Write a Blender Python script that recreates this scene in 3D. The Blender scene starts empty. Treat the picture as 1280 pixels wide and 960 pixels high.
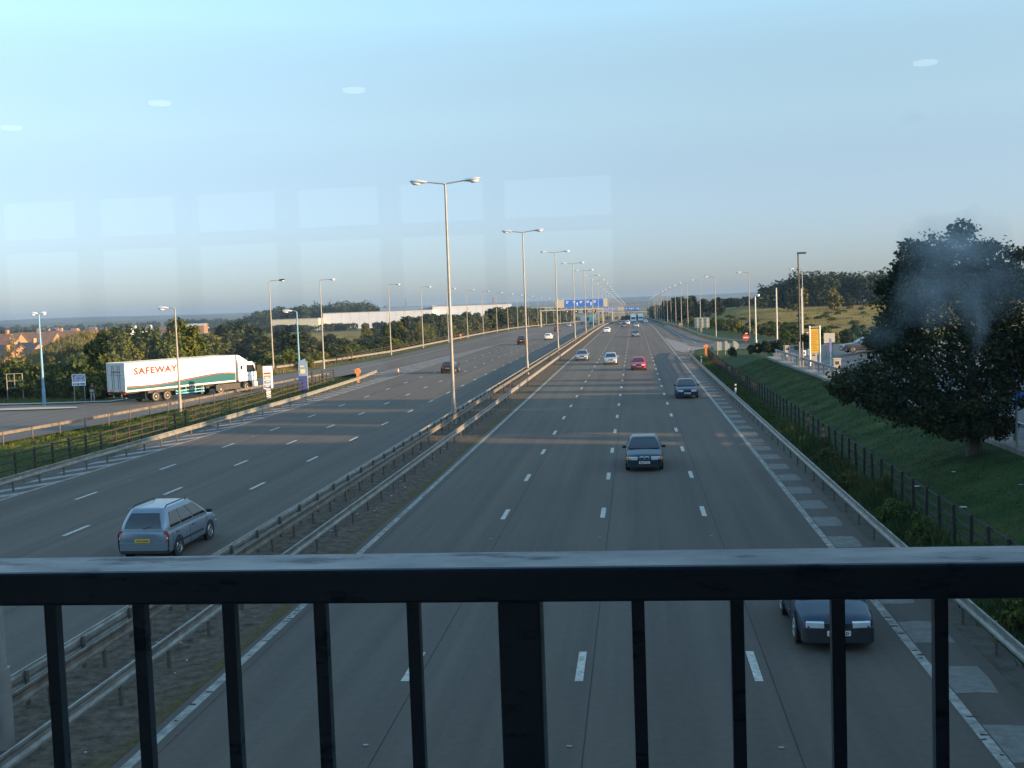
import bpy, bmesh, math, random
import numpy as np
from mathutils import Vector, Matrix, Euler
random.seed(7); RNG = np.random.default_rng(11)
R = math.radians
D = bpy.data
scn = bpy.context.scene
COL = scn.collection

# ------------------------------------------------------------------ camera, sky, sun, exposure
CAMH = 7.7537
FWD = Vector((-0.10784008, 0.99185721, -0.06774807))
RIG = Vector((0.99377202, 0.10562274, -0.03551071))
UPV = Vector((0.02806581, 0.07115561, 0.9970703))
cd = D.cameras.new('camera'); cam = D.objects.new('camera', cd); COL.objects.link(cam)
m3 = Matrix((RIG, UPV, -FWD)).transposed()
cam.matrix_world = Matrix.Translation((0, 0, CAMH)) @ m3.to_4x4()
cd.sensor_width = 36; cd.lens = 36 * 1429.5 / 1280
cd.clip_start = 0.05; cd.clip_end = 30000
scn.camera = cam

SUN_AZ, SUN_EL = 105.0, 9.0          # degrees clockwise from the road's direction, above the horizon
w = D.worlds.new('World'); scn.world = w; w.use_nodes = True
nt = w.node_tree; bg = nt.nodes['Background']
sky = nt.nodes.new('ShaderNodeTexSky'); sky.sky_type = 'NISHITA'; sky.sun_disc = False
sky.sun_elevation = R(SUN_EL); sky.sun_rotation = R(SUN_AZ)
sky.air_density = 1.0; sky.dust_density = 0.6; sky.ozone_density = 3.0; sky.altitude = 80
# evening ground haze dims and greys the lowest band of the sky
wtc = nt.nodes.new('ShaderNodeTexCoord'); wsp = nt.nodes.new('ShaderNodeSeparateXYZ'); nt.links.new(wtc.outputs['Generated'], wsp.inputs[0])
wml = nt.nodes.new('ShaderNodeMath'); wml.operation = 'MULTIPLY'; wml.inputs[1].default_value = 2.0; nt.links.new(wsp.outputs['Z'], wml.inputs[0])
wrp = nt.nodes.new('ShaderNodeValToRGB'); we = wrp.color_ramp.elements
for p_, c_ in ((.035, (.42, .48, .78)), (.153, (.66, .595, .70)), (.23, (.71, .59, .62)), (.31, (.93, .75, .67)), (.48, (1.12, .87, .69))):
    we.new(p_).color = tuple(v_ / 2.5 for v_ in c_) + (1,)
wrp.color_ramp.interpolation = 'B_SPLINE'
we[0].color = (.42 / 2.5, .48 / 2.5, .78 / 2.5, 1); we[len(we) - 1].color = (2.3 / 2.5, 2.15 / 2.5, 1.75 / 2.5, 1)
wmx = nt.nodes.new('ShaderNodeVectorMath'); wmx.operation = 'MULTIPLY'; nt.links.new(sky.outputs[0], wmx.inputs[0]); nt.links.new(wrp.outputs[0], wmx.inputs[1])
wsc = nt.nodes.new('ShaderNodeVectorMath'); wsc.operation = 'SCALE'; wsc.inputs['Scale'].default_value = 2.5; nt.links.new(wmx.outputs[0], wsc.inputs[0])
nt.links.new(wml.outputs[0], wrp.inputs[0]); nt.links.new(wsc.outputs[0], bg.inputs[0]); bg.inputs[1].default_value = 0.15
sd = D.lights.new('sun', 'SUN'); sd.energy = 5.0; sd.angle = R(0.6); sd.color = (1.0, 0.66, 0.36)
sun = D.objects.new('sun', sd); COL.objects.link(sun)
sdir = Vector((math.sin(R(SUN_AZ)) * math.cos(R(SUN_EL)), math.cos(R(SUN_AZ)) * math.cos(R(SUN_EL)), math.sin(R(SUN_EL))))
sun.rotation_euler = sdir.to_track_quat('Z', 'Y').to_euler()
sun.location = (60, -20, 60)
scn.view_settings.view_transform = 'Standard'; scn.view_settings.look = 'None'
scn.view_settings.exposure = 1.56; scn.view_settings.gamma = 1
scn.view_settings.use_curve_mapping = False
scn.render.engine = 'CYCLES'
scn.cycles.volume_bounces = 1; scn.cycles.max_bounces = 8; scn.cycles.transparent_max_bounces = 16
scn.cycles.use_denoising = True

# ------------------------------------------------------------------ helpers
def tag(o, label=None, cat=None, group=None, kind=None):
    if label: o['label'] = label
    if cat: o['category'] = cat
    if group: o['group'] = group
    if kind: o['kind'] = kind
    return o

def empty(name, loc=(0, 0, 0), rz=0.0, label=None, cat=None, group=None):
    o = D.objects.new(name, None); COL.objects.link(o); o.location = loc; o.rotation_euler = (0, 0, rz)
    o.empty_display_size = 0.2
    return tag(o, label, cat, group)

KIDS = {}
def link(name, me, parent=None, mats=(), sharp=None):
    o = D.objects.new(name, me); COL.objects.link(o)
    for m in (mats if isinstance(mats, (list, tuple)) else [mats]): me.materials.append(m)
    if parent is not None:
        o.parent = parent; KIDS.setdefault(parent.name, []).append(o)
    if sharp is not None:
        me.shade_smooth(); me.set_sharp_from_angle(angle=R(sharp))
    return o

def copy_tree(o, parent=None):
    c = o.copy(); COL.objects.link(c)
    if parent is not None:
        c.parent = parent; KIDS.setdefault(parent.name, []).append(c)
    for ch in KIDS.get(o.name, []): copy_tree(ch, c)
    return c

class MB:
    def __init__(s): s.v = []; s.f = []; s.mi = []; s.m = 0
    def face(s, pts):
        n = len(s.v); s.v += [tuple(p) for p in pts]; s.f.append(tuple(range(n, n + len(pts)))); s.mi.append(s.m); return s
    def box(s, c, d, rz=0.0, rx=0.0, ry=0.0):
        n = len(s.v); E = Euler((rx, ry, rz)).to_matrix() if (rz or rx or ry) else None
        for dx in (-.5, .5):
            for dy in (-.5, .5):
                for dz in (-.5, .5):
                    p = Vector((dx * d[0], dy * d[1], dz * d[2]))
                    if E is not None: p = E @ p
                    s.v.append((p.x + c[0], p.y + c[1], p.z + c[2]))
        for q in ((0, 1, 3, 2), (4, 6, 7, 5), (0, 4, 5, 1), (2, 3, 7, 6), (0, 2, 6, 4), (1, 5, 7, 3)):
            s.f.append(tuple(n + i for i in q)); s.mi.append(s.m)
        return s
    def b2(s, x0, x1, y0, y1, z0, z1):
        return s.box(((x0 + x1) / 2, (y0 + y1) / 2, (z0 + z1) / 2), (x1 - x0, y1 - y0, z1 - z0))
    def tube(s, pts, rad, n=8, cap=True):
        pts = [Vector(p) for p in pts]; k = len(pts)
        if not isinstance(rad, (list, tuple)): rad = [rad] * k
        base = len(s.v); prev = None
        for i, p in enumerate(pts):
            t = (pts[min(i + 1, k - 1)] - pts[max(i - 1, 0)]).normalized()
            a = Vector((1, 0, 0)) if abs(t.x) < .9 else Vector((0, 1, 0))
            if prev is not None: a = prev
            u = (a - t * a.dot(t)).normalized(); prev = u; vv = t.cross(u)
            for j in range(n):
                an = 2 * math.pi * j / n
                q = p + (u * math.cos(an) + vv * math.sin(an)) * rad[i]
                s.v.append(tuple(q))
        for i in range(k - 1):
            for j in range(n):
                a = base + i * n + j; b = base + i * n + (j + 1) % n
                s.f.append((a, b, b + n, a + n)); s.mi.append(s.m)
        if cap:
            s.f.append(tuple(base + j for j in reversed(range(n)))); s.mi.append(s.m)
            s.f.append(tuple(base + (k - 1) * n + j for j in range(n))); s.mi.append(s.m)
        return s
    def loft(s, rings, cap=True, closed=True):
        base = len(s.v); n = len(rings[0])
        for r in rings: s.v += [tuple(p) for p in r]
        for i in range(len(rings) - 1):
            for j in range(n if closed else n - 1):
                a = base + i * n + j; b = base + i * n + (j + 1) % n
                s.f.append((a, b, b + n, a + n)); s.mi.append(s.m)
        if cap:
            s.f.append(tuple(base + j for j in reversed(range(n)))); s.mi.append(s.m)
            s.f.append(tuple(base + (len(rings) - 1) * n + j for j in range(n))); s.mi.append(s.m)
        return s
    def prism(s, poly, axis, a, b):                       # poly 2-D, extruded along axis
        def P(p, t):
            return {'x': (t, p[0], p[1]), 'y': (p[0], t, p[1]), 'z': (p[0], p[1], t)}[axis]
        return s.loft([[P(p, a) for p in poly], [P(p, b) for p in poly]])
    def disc(s, c, r, axis='x', n=20, h=0.0):
        pts = []
        for j in range(n):
            t = 2 * math.pi * j / n; u, vv = r * math.cos(t), r * math.sin(t)
            pts.append({'x': (c[0], c[1] + u, c[2] + vv), 'y': (c[0] + u, c[1], c[2] + vv), 'z': (c[0] + u, c[1] + vv, c[2])}[axis])
        return s.face(pts)
    def mesh(s, name, fix=True):
        me = D.meshes.new(name); me.from_pydata(s.v, [], s.f); me.update()
        me.polygons.foreach_set('material_index', s.mi)
        if fix:
            bm = bmesh.new(); bm.from_mesh(me); bmesh.ops.recalc_face_normals(bm, faces=bm.faces); bm.to_mesh(me); bm.free()
        return me
    def build(s, name, mats, parent=None, sharp=None, fix=True):
        return link(name, s.mesh(name, fix), parent, mats, sharp)

def bevel(o, wdt, seg=2):
    b = o.modifiers.new('bevel', 'BEVEL'); b.width = wdt; b.segments = seg; b.limit_method = 'ANGLE'; b.angle_limit = R(40); return o

def np_mesh(name, verts, quads=None, tris=None, smooth=False):
    me = D.meshes.new(name); verts = np.asarray(verts, np.float32)
    me.vertices.add(len(verts)); me.vertices.foreach_set('co', verts.ravel())
    f = quads if quads is not None else tris; k = 4 if quads is not None else 3
    f = np.asarray(f, np.int32)
    me.loops.add(f.size); me.loops.foreach_set('vertex_index', f.ravel())
    me.polygons.add(len(f)); me.polygons.foreach_set('loop_start', np.arange(0, f.size, k, dtype=np.int32))
    me.update(calc_edges=True); me.validate()
    if smooth: me.shade_smooth()
    return me

# ------------------------------------------------------------------ materials
def nodes_of(name):
    m = D.materials.new(name); m.use_nodes = True
    n = m.node_tree; return m, n, n.nodes['Principled BSDF']

def mat(name, col, rough=0.6, metal=0.0, var=0.0, scale=8.0, bump=0.0, bscale=60.0, col2=None, stretch=(1, 1, 1), coat=0.0, spec=0.5, randobj=0.0):
    m, n, p = nodes_of(name); L = n.links
    p.inputs['Roughness'].default_value = rough; p.inputs['Metallic'].default_value = metal
    p.inputs['Specular IOR Level'].default_value = spec
    if coat: p.inputs['Coat Weight'].default_value = coat; p.inputs['Coat Roughness'].default_value = 0.06
    p.inputs['Base Color'].default_value = (*col, 1)
    if var or col2 or bump:
        tc = n.nodes.new('ShaderNodeTexCoord'); mp = n.nodes.new('ShaderNodeMapping'); mp.inputs['Scale'].default_value = stretch
        L.new(tc.outputs['Object'], mp.inputs[0])
    if var or col2:
        nz = n.nodes.new('ShaderNodeTexNoise'); nz.inputs['Scale'].default_value = scale; nz.inputs['Detail'].default_value = 6; nz.inputs['Roughness'].default_value = .65
        L.new(mp.outputs[0], nz.inputs['Vector'])
        rp = n.nodes.new('ShaderNodeValToRGB'); rp.color_ramp.elements[0].position = .35; rp.color_ramp.elements[1].position = .65
        c2 = col2 if col2 else tuple(max(0, c * (1 - var)) for c in col); c1 = col if col2 else tuple(min(1, c * (1 + var)) for c in col)
        rp.color_ramp.elements[0].color = (*c2, 1); rp.color_ramp.elements[1].color = (*c1, 1)
        L.new(nz.outputs[0], rp.inputs[0]); L.new(rp.outputs[0], p.inputs['Base Color'])
    if bump:
        nb = n.nodes.new('ShaderNodeTexNoise'); nb.inputs['Scale'].default_value = bscale; nb.inputs['Detail'].default_value = 4
        L.new(mp.outputs[0], nb.inputs['Vector'])
        bp = n.nodes.new('ShaderNodeBump'); bp.inputs['Strength'].default_value = bump; bp.inputs['Distance'].default_value = .02
        L.new(nb.outputs[0], bp.inputs['Height']); L.new(bp.outputs[0], p.inputs['Normal'])
    return m

def leaf_mat(name, a, b, c, trans=0.25, patch=0.35):
    m, n, p = nodes_of(name); L = n.links
    g = n.nodes.new('ShaderNodeNewGeometry'); rp = n.nodes.new('ShaderNodeValToRGB')
    e = rp.color_ramp.elements; e[0].position = 0; e[0].color = (*a, 1); e[1].position = 1; e[1].color = (*c, 1)
    mid = e.new(.55); mid.color = (*b, 1)
    tc = n.nodes.new('ShaderNodeTexCoord'); nz = n.nodes.new('ShaderNodeTexNoise'); nz.inputs['Scale'].default_value = patch; nz.inputs['Detail'].default_value = 3
    L.new(tc.outputs['Object'], nz.inputs['Vector'])
    oi = n.nodes.new('ShaderNodeObjectInfo')
    a1 = n.nodes.new('ShaderNodeMath'); a1.operation = 'MULTIPLY_ADD'; L.new(g.outputs['Random Per Island'], a1.inputs[0]); a1.inputs[1].default_value = .55
    s1 = n.nodes.new('ShaderNodeMath'); s1.operation = 'MULTIPLY_ADD'; L.new(nz.outputs[0], s1.inputs[0]); s1.inputs[1].default_value = 1.3; s1.inputs[2].default_value = -.58
    L.new(s1.outputs[0], a1.inputs[2])
    a2 = n.nodes.new('ShaderNodeMath'); a2.operation = 'MULTIPLY_ADD'; L.new(oi.outputs['Random'], a2.inputs[0]); a2.inputs[1].default_value = .35; L.new(a1.outputs[0], a2.inputs[2])
    L.new(a2.outputs[0], rp.inputs[0]); L.new(rp.outputs[0], p.inputs['Base Color'])
    p.inputs['Roughness'].default_value = .65; p.inputs['Specular IOR Level'].default_value = .15
    tr = n.nodes.new('ShaderNodeBsdfTranslucent'); L.new(rp.outputs[0], tr.inputs['Color'])
    mx = n.nodes.new('ShaderNodeMixShader'); mx.inputs[0].default_value = trans
    L.new(p.outputs[0], mx.inputs[1]); L.new(tr.outputs[0], mx.inputs[2]); L.new(mx.outputs[0], n.nodes['Material Output'].inputs['Surface'])
    return m

def emit_mat(name, col, s):
    m, n, p = nodes_of(name); p.inputs['Emission Color'].default_value = (*col, 1); p.inputs['Emission Strength'].default_value = s
    p.inputs['Base Color'].default_value = (*col, 1); return m

def asphalt(name, base, lanes):
    """asphalt with fine aggregate, long wheel-track wear along the road (object Y) and patchy repairs"""
    m, n, p = nodes_of(name); L = n.links
    tc = n.nodes.new('ShaderNodeTexCoord')
    def noise(sc, stretch, det=5):
        mp = n.nodes.new('ShaderNodeMapping'); mp.inputs['Scale'].default_value = stretch; L.new(tc.outputs['Object'], mp.inputs[0])
        z = n.nodes.new('ShaderNodeTexNoise'); z.inputs['Scale'].default_value = sc; z.inputs['Detail'].default_value = det; z.inputs['Roughness'].default_value = .6
        L.new(mp.outputs[0], z.inputs['Vector']); return z.outputs[0]
    def math_(op, a, b, c=None):
        q = n.nodes.new('ShaderNodeMath'); q.operation = op
        for i, x in enumerate((a, b, c)):
            if x is None: continue
            if isinstance(x, (int, float)): q.inputs[i].default_value = x
            else: L.new(x, q.inputs[i])
        return q.outputs[0]
    f = math_('ADD', math_('MULTIPLY_ADD', noise(1.0, (1.1, .012, 1)), 1.25, -.62), math_('MULTIPLY_ADD', noise(.12, (1, .4, 1)), .7, -.35))
    f = math_('ADD', f, math_('MULTIPLY_ADD', noise(38, (1, 1, 1), 2), .95, -.475))
    f = math_('ADD', f, math_('MULTIPLY_ADD', noise(5, (1, 1, 1), 6), .5, -.25))
    sc = math_('MULTIPLY_ADD', f, lanes, 1.0)
    vm = n.nodes.new('ShaderNodeVectorMath'); vm.operation = 'SCALE'; vm.inputs[0].default_value = base; L.new(sc, vm.inputs['Scale'])
    L.new(vm.outputs[0], p.inputs['Base Color'])
    p.inputs['Roughness'].default_value = .85; p.inputs['Specular IOR Level'].default_value = .35
    bp = n.nodes.new('ShaderNodeBump'); bp.inputs['Strength'].default_value = .35; bp.inputs['Distance'].default_value = .01
    L.new(noise(50, (1, 1, 1), 3), bp.inputs['Height']); L.new(bp.outputs[0], p.inputs['Normal'])
    return m

def rail_mat():
    m, n, p = nodes_of('black_rail_paint'); L = n.links
    tc = n.nodes.new('ShaderNodeTexCoord')
    def nz(sc, st, lo, hi, a, b_):
        mp = n.nodes.new('ShaderNodeMapping'); mp.inputs['Scale'].default_value = st; L.new(tc.outputs['Object'], mp.inputs[0])
        z = n.nodes.new('ShaderNodeTexNoise'); z.inputs['Scale'].default_value = sc; z.inputs['Detail'].default_value = 8; z.inputs['Roughness'].default_value = .7; L.new(mp.outputs[0], z.inputs['Vector'])
        mr = n.nodes.new('ShaderNodeMapRange'); L.new(z.outputs[0], mr.inputs[0]); mr.inputs[1].default_value = lo; mr.inputs[2].default_value = hi; mr.inputs[3].default_value = a; mr.inputs[4].default_value = b_; return mr.outputs[0]
    L.new(nz(5, (1, 2.5, 2.5), .35, .68, .30, .52), p.inputs['Roughness'])
    L.new(nz(7, (1, 3, 3), .55, .63, .75, .10), p.inputs['Specular IOR Level'])
    p.inputs['Base Color'].default_value = (.012, .026, .042, 1)
    return m
M = {}
M['asphalt'] = asphalt('asphalt', (.075, .060, .046), 1.05)
M['asphalt_old'] = asphalt('asphalt_old', (.088, .077, .066), .8)
M['carpark'] = mat('car_park_asphalt', (.10, .095, .09), .9, var=.25, scale=3, bump=.2)
M['paint'] = mat('road_paint', (.56, .52, .45), .8, col2=(.26, .25, .22), scale=7, spec=.25)
M['paint_worn'] = mat('worn_road_paint', (.30, .30, .29), .8, col2=(.15, .15, .148), scale=2.2)
M['patch'] = mat('concrete_patch', (.175, .16, .138), .9, col2=(.105, .096, .082), scale=3.5, bump=.3)
M['gore'] = mat('pale_gore_surface', (.19, .18, .17), .9, col2=(.12, .115, .11), scale=1.6)
M['seam'] = mat('tar_seam', (.036, .034, .032), .95, var=.3, spec=.2)
M['kerb'] = mat('concrete_kerb', (.33, .31, .27), .85, var=.25, scale=4, bump=.3)
M['galv'] = mat('galvanised_steel', (.30, .29, .26), .55, .4, col2=(.16, .15, .13), scale=6, stretch=(1, .4, 1))
M['galv_old'] = mat('weathered_steel', (.19, .165, .13), .7, .2, col2=(.09, .07, .05), scale=3)
M['post_dark'] = mat('dark_steel_post', (.10, .085, .065), .7, .2, var=.3)
M['lamp_grey'] = mat('grey_column_paint', (.27, .26, .235), .55, .15, col2=(.19, .185, .17), scale=1.2)
M['lamp_white'] = mat('white_column_paint', (.46, .45, .42), .5, var=.08, scale=2)
M['lamp_black'] = mat('black_column_paint', (.02, .02, .022), .5, var=.2)
M['lamp_blue'] = mat('blue_column_paint', (.12, .27, .38), .5, var=.12, scale=2)
M['lamp_head'] = mat('lamp_canopy_metal', (.72, .72, .72), .3, .6, var=.08)
M['lamp_glass'] = mat('lamp_bowl', (.75, .75, .73), .15, 0, var=.04)
M['wood'] = mat('dark_creosoted_wood', (.019, .016, .014), .9, col2=(.038, .030, .024), scale=5, bump=.3, stretch=(4, 4, .6))
M['rail'] = rail_mat()
M['bark'] = mat('bark', (.09, .07, .05), .9, col2=(.045, .035, .025), scale=6, bump=.6, bscale=25, stretch=(3, 3, .5))
M['white'] = mat('white_paint', (.8, .79, .76), .35, coat=.3, var=.03, scale=.8)
M['white_dull'] = mat('dull_white_paint', (.52, .52, .51), .5, var=.1, scale=2)
M['teal'] = mat('teal_paint', (.007, .085, .095), .35, coat=.3, var=.06)
M['redor'] = mat('red_orange_paint', (.22, .014, .008), .4, var=.05)
M['black'] = mat('black_plastic', (.018, .018, .02), .55, var=.2)
M['rubber'] = mat('tyre_rubber', (.022, .021, .02), .85, var=.3)
M['chassis'] = mat('dirty_chassis', (.05, .045, .04), .8, var=.4)
M['rim'] = mat('alloy_rim', (.45, .44, .42), .35, .7, var=.1)
M['rim_steel'] = mat('dusty_steel_rim', (.35, .30, .22), .6, .3, var=.2)
M['glass'] = mat('dark_car_glass', (.018, .022, .026), .05, 0, var=.15, spec=.9)
M['lens'] = mat('clear_lens', (.62, .64, .66), .12, .2, var=.06)
M['redlens'] = mat('red_lens', (.45, .03, .02), .2, var=.08)
M['amber'] = mat('amber_lens', (.75, .25, .04), .2, var=.06)
M['plate_w'] = mat('white_plate', (.7, .7, .68), .4, var=.04)
M['plate_y'] = mat('yellow_plate', (.72, .45, .03), .4, var=.05)
M['ink'] = mat('plate_ink', (.01, .01, .012), .5, var=.1)
M['chrome'] = mat('chrome', (.7, .7, .7), .12, .95, var=.03)
M['blue_sign'] = mat('blue_sign_face', (.03, .14, .5), .4, var=.06)
M['navy_sign'] = mat('navy_sign_face', (.03, .05, .22), .45, var=.08)
M['sign_white'] = mat('white_sign_face', (.78, .78, .76), .4, var=.03)
M['sign_tan'] = mat('tan_sign_frame', (.46, .41, .30), .6, var=.08)
M['sign_back'] = mat('dull_sign_back', (.38, .39, .33), .6, .2, var=.12, scale=3)
M['sign_red'] = mat('red_sign_face', (.62, .05, .025), .4, var=.05)
M['sign_yellow'] = mat('yellow_sign_face', (.55, .33, .03), .45, var=.08)
M['orange'] = mat('orange_plastic', (.85, .25, .05), .5, var=.12)
M['concrete'] = mat('concrete', (.30, .28, .25), .85, var=.15, scale=3, bump=.2)
M['kerb_dull'] = mat('weathered_kerb_concrete', (.19, .175, .155), .9, var=.25, scale=2, bump=.3)
M['brick_mid'] = mat('weathered_brick', (.27, .155, .095), .85, var=.15)
M['tile_mid'] = mat('weathered_tile_roof', (.19, .11, .075), .85, col2=(.13, .08, .06), scale=.8)
M['brick_dull'] = mat('dull_brick', (.20, .125, .085), .85, var=.15)
M['tile_dull'] = mat('dull_tile_roof', (.15, .09, .065), .85, var=.2)
M['brick'] = mat('orange_brick', (.42, .21, .11), .85, var=.15, scale=2)
M['tile'] = mat('brown_tile_roof', (.30, .14, .08), .85, col2=(.20, .10, .065), scale=.8)
M['tile_grey'] = mat('grey_slate_roof', (.13, .125, .13), .8, var=.2)
M['cladding'] = mat('white_cladding', (.46, .50, .55), .5, var=.05, scale=.2)
M['clad_blue'] = mat('blue_grey_cladding', (.13, .22, .34), .5, var=.05, scale=.2)
M['win'] = mat('window_glass', (.03, .035, .04), .08, spec=.8, var=.1)
M['skin'] = mat('skin', (.45, .27, .19), .55, var=.06)
M['jacket'] = mat('dark_jacket', (.03, .028, .03), .85, var=.2)
M['trousers'] = mat('grey_trousers', (.33, .34, .37), .85, var=.12)
M['hair'] = mat('reddish_hair', (.32, .06, .025), .7, var=.2)
M['card'] = mat('cardboard', (.40, .29, .16), .85, var=.1)
M['litter'] = mat('pale_litter', (.5, .5, .48), .7, var=.1)
M['teal_lorry'] = mat('blue_green_tarp', (.10, .33, .40), .6, var=.1)
M['beige_wall'] = mat('service_building_render', (.40, .36, .31), .8, var=.1, scale=.6)
M['ceiling'] = mat('dark_ceiling_panel', (.10, .10, .105), .8, var=.08)
M['frame_dark'] = mat('dark_window_frame', (.03, .032, .036), .5, var=.1)
M['floor_dark'] = mat('dark_floor', (.045, .045, .05), .7, var=.15)
M['leaf_green'] = leaf_mat('leaf_green', (.018, .034, .009), (.060, .085, .018), (.15, .145, .026))
M['leaf_olive'] = leaf_mat('leaf_olive', (.022, .034, .010), (.075, .086, .020), (.19, .145, .034))
M['leaf_dark'] = leaf_mat('leaf_dark', (.011, .021, .009), (.032, .044, .014), (.15, .11, .028), patch=.8)  # palest leaf tone stands in for brownish sunlit specks
M['leaf_far'] = leaf_mat('leaf_far', (.010, .021, .011), (.026, .041, .016), (.055, .066, .022), patch=.05)
M['leaf_hedge'] = leaf_mat('leaf_hedge', (.012, .022, .008), (.03, .045, .012), (.06, .07, .02))
M['grass'] = leaf_mat('grass_blades', (.014, .034, .008), (.034, .062, .013), (.15, .125, .045), trans=.3, patch=.5)
M['grass_meadow'] = leaf_mat('meadow_grass_blades', (.03, .045, .012), (.10, .088, .024), (.18, .14, .045), trans=.2, patch=.03)
M['grass_dry'] = leaf_mat('dry_grass_blades', (.06, .075, .02), (.17, .13, .05), (.33, .25, .11), trans=.3, patch=.4)

def ground_mat():
    m, n, p = nodes_of('ground'); L = n.links
    at = n.nodes.new('ShaderNodeAttribute'); at.attribute_name = 'land'
    sp = n.nodes.new('ShaderNodeSeparateColor'); L.new(at.outputs['Color'], sp.inputs[0])
    tc = n.nodes.new('ShaderNodeTexCoord')
    def ramp(sc, c, stretch=(1, 1, 1), pos=(.3, .5, .7), det=6):
        mp = n.nodes.new('ShaderNodeMapping'); mp.inputs['Scale'].default_value = stretch; L.new(tc.outputs['Object'], mp.inputs[0])
        z = n.nodes.new('ShaderNodeTexNoise'); z.inputs['Scale'].default_value = sc; z.inputs['Detail'].default_value = det; z.inputs['Roughness'].default_value = .68
        L.new(mp.outputs[0], z.inputs['Vector']); rp = n.nodes.new('ShaderNodeValToRGB'); e = rp.color_ramp.elements
        e[0].position = pos[0]; e[0].color = (*c[0], 1); e[1].position = pos[2]; e[1].color = (*c[2], 1); k = e.new(pos[1]); k.color = (*c[1], 1)
        L.new(z.outputs[0], rp.inputs[0]); return rp.outputs[0]
    def mix(f, a, b):
        x = n.nodes.new('ShaderNodeMix'); x.data_type = 'RGBA'; L.new(f, x.inputs['Factor']); L.new(a, x.inputs[6]); L.new(b, x.inputs[7]); return x.outputs[2]
    lawn = ramp(.5, ((.016, .037, .009), (.029, .054, .012), (.062, .074, .018)))
    meadow = ramp(.09, ((.050, .056, .013), (.150, .112, .020), (.23, .16, .036)), (1, .45, 1), (.34, .46, .70))
    far = ramp(.006, ((.02, .032, .014), (.05, .06, .022), (.16, .125, .05)), (1, 1.2, 1), (.38, .5, .66))
    dry = ramp(.8, ((.055, .06, .022), (.16, .125, .05), (.30, .23, .12)))
    c = mix(sp.outputs[0], lawn, meadow); c = mix(sp.outputs[1], c, far); c = mix(sp.outputs[2], c, dry)
    L.new(c, p.inputs['Base Color']); p.inputs['Roughness'].default_value = .95; p.inputs['Specular IOR Level'].default_value = .15
    nb = n.nodes.new('ShaderNodeTexNoise'); nb.inputs['Scale'].default_value = 9; nb.inputs['Detail'].default_value = 5; L.new(tc.outputs['Object'], nb.inputs['Vector'])
    bp = n.nodes.new('ShaderNodeBump'); bp.inputs['Strength'].default_value = .7; bp.inputs['Distance'].default_value = .12; L.new(nb.outputs[0], bp.inputs['Height']); L.new(bp.outputs[0], p.inputs['Normal'])
    return m
M['ground'] = ground_mat()
def median_mat():
    m, n, p = nodes_of('median_dirt'); L = n.links
    tc = n.nodes.new('ShaderNodeTexCoord'); sp = n.nodes.new('ShaderNodeSeparateXYZ'); L.new(tc.outputs['Object'], sp.inputs[0])
    def noise(sc, det=6, st=(1, 1, 1)):
        mp = n.nodes.new('ShaderNodeMapping'); mp.inputs['Scale'].default_value = st; L.new(tc.outputs['Object'], mp.inputs[0])
        z = n.nodes.new('ShaderNodeTexNoise'); z.inputs['Scale'].default_value = sc; z.inputs['Detail'].default_value = det; z.inputs['Roughness'].default_value = .7; L.new(mp.outputs[0], z.inputs['Vector']); return z.outputs[0]
    def ramp(v, cs):
        rp = n.nodes.new('ShaderNodeValToRGB'); e = rp.color_ramp.elements
        for i, (q_, c) in enumerate(cs):
            k = e[0] if i == 0 else e[1] if i == len(cs) - 1 else e.new(q_)
            k.position = q_; k.color = (*c, 1)
        L.new(v, rp.inputs[0]); return rp.outputs[0]
    dirt = ramp(noise(3.2, 8), ((.30, (.028, .021, .015)), (.48, (.072, .050, .031)), (.62, (.11, .080, .052)), (.78, (.20, .16, .12))))
    moss = ramp(noise(7, 6), ((.30, (.05, .034, .016)), (.55, (.095, .068, .022)), (.75, (.14, .115, .035))))
    mr = n.nodes.new('ShaderNodeMapRange'); L.new(sp.outputs['X'], mr.inputs[0]); mr.inputs[1].default_value = -10.6; mr.inputs[2].default_value = -9.3; mr.inputs[3].default_value = -.42; mr.inputs[4].default_value = .26
    a = n.nodes.new('ShaderNodeMath'); a.operation = 'ADD'; L.new(mr.outputs[0], a.inputs[0]); L.new(noise(.9, 9, (1.3, .6, 1)), a.inputs[1])
    st = n.nodes.new('ShaderNodeMapRange'); L.new(a.outputs[0], st.inputs[0]); st.inputs[1].default_value = .52; st.inputs[2].default_value = .80
    x = n.nodes.new('ShaderNodeMix'); x.data_type = 'RGBA'; L.new(st.outputs[0], x.inputs['Factor']); L.new(dirt, x.inputs[6]); L.new(moss, x.inputs[7]); L.new(x.outputs[2], p.inputs['Base Color'])
    p.inputs['Roughness'].default_value = .95; p.inputs['Specular IOR Level'].default_value = .1
    bp = n.nodes.new('ShaderNodeBump'); bp.inputs['Strength'].default_value = .9; bp.inputs['Distance'].default_value = .06; L.new(noise(9, 8), bp.inputs['Height']); L.new(bp.outputs[0], p.inputs['Normal'])
    return m
M['median'] = median_mat()
M['soil'] = mat('verge_soil', (.075, .058, .038), .95, col2=(.028, .024, .018), scale=2.4, bump=.8, bscale=18)
M['hill'] = mat('far_hills', (.10, .10, .05), .95, col2=(.025, .035, .018), scale=.011, stretch=(1, 1, 1))

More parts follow.
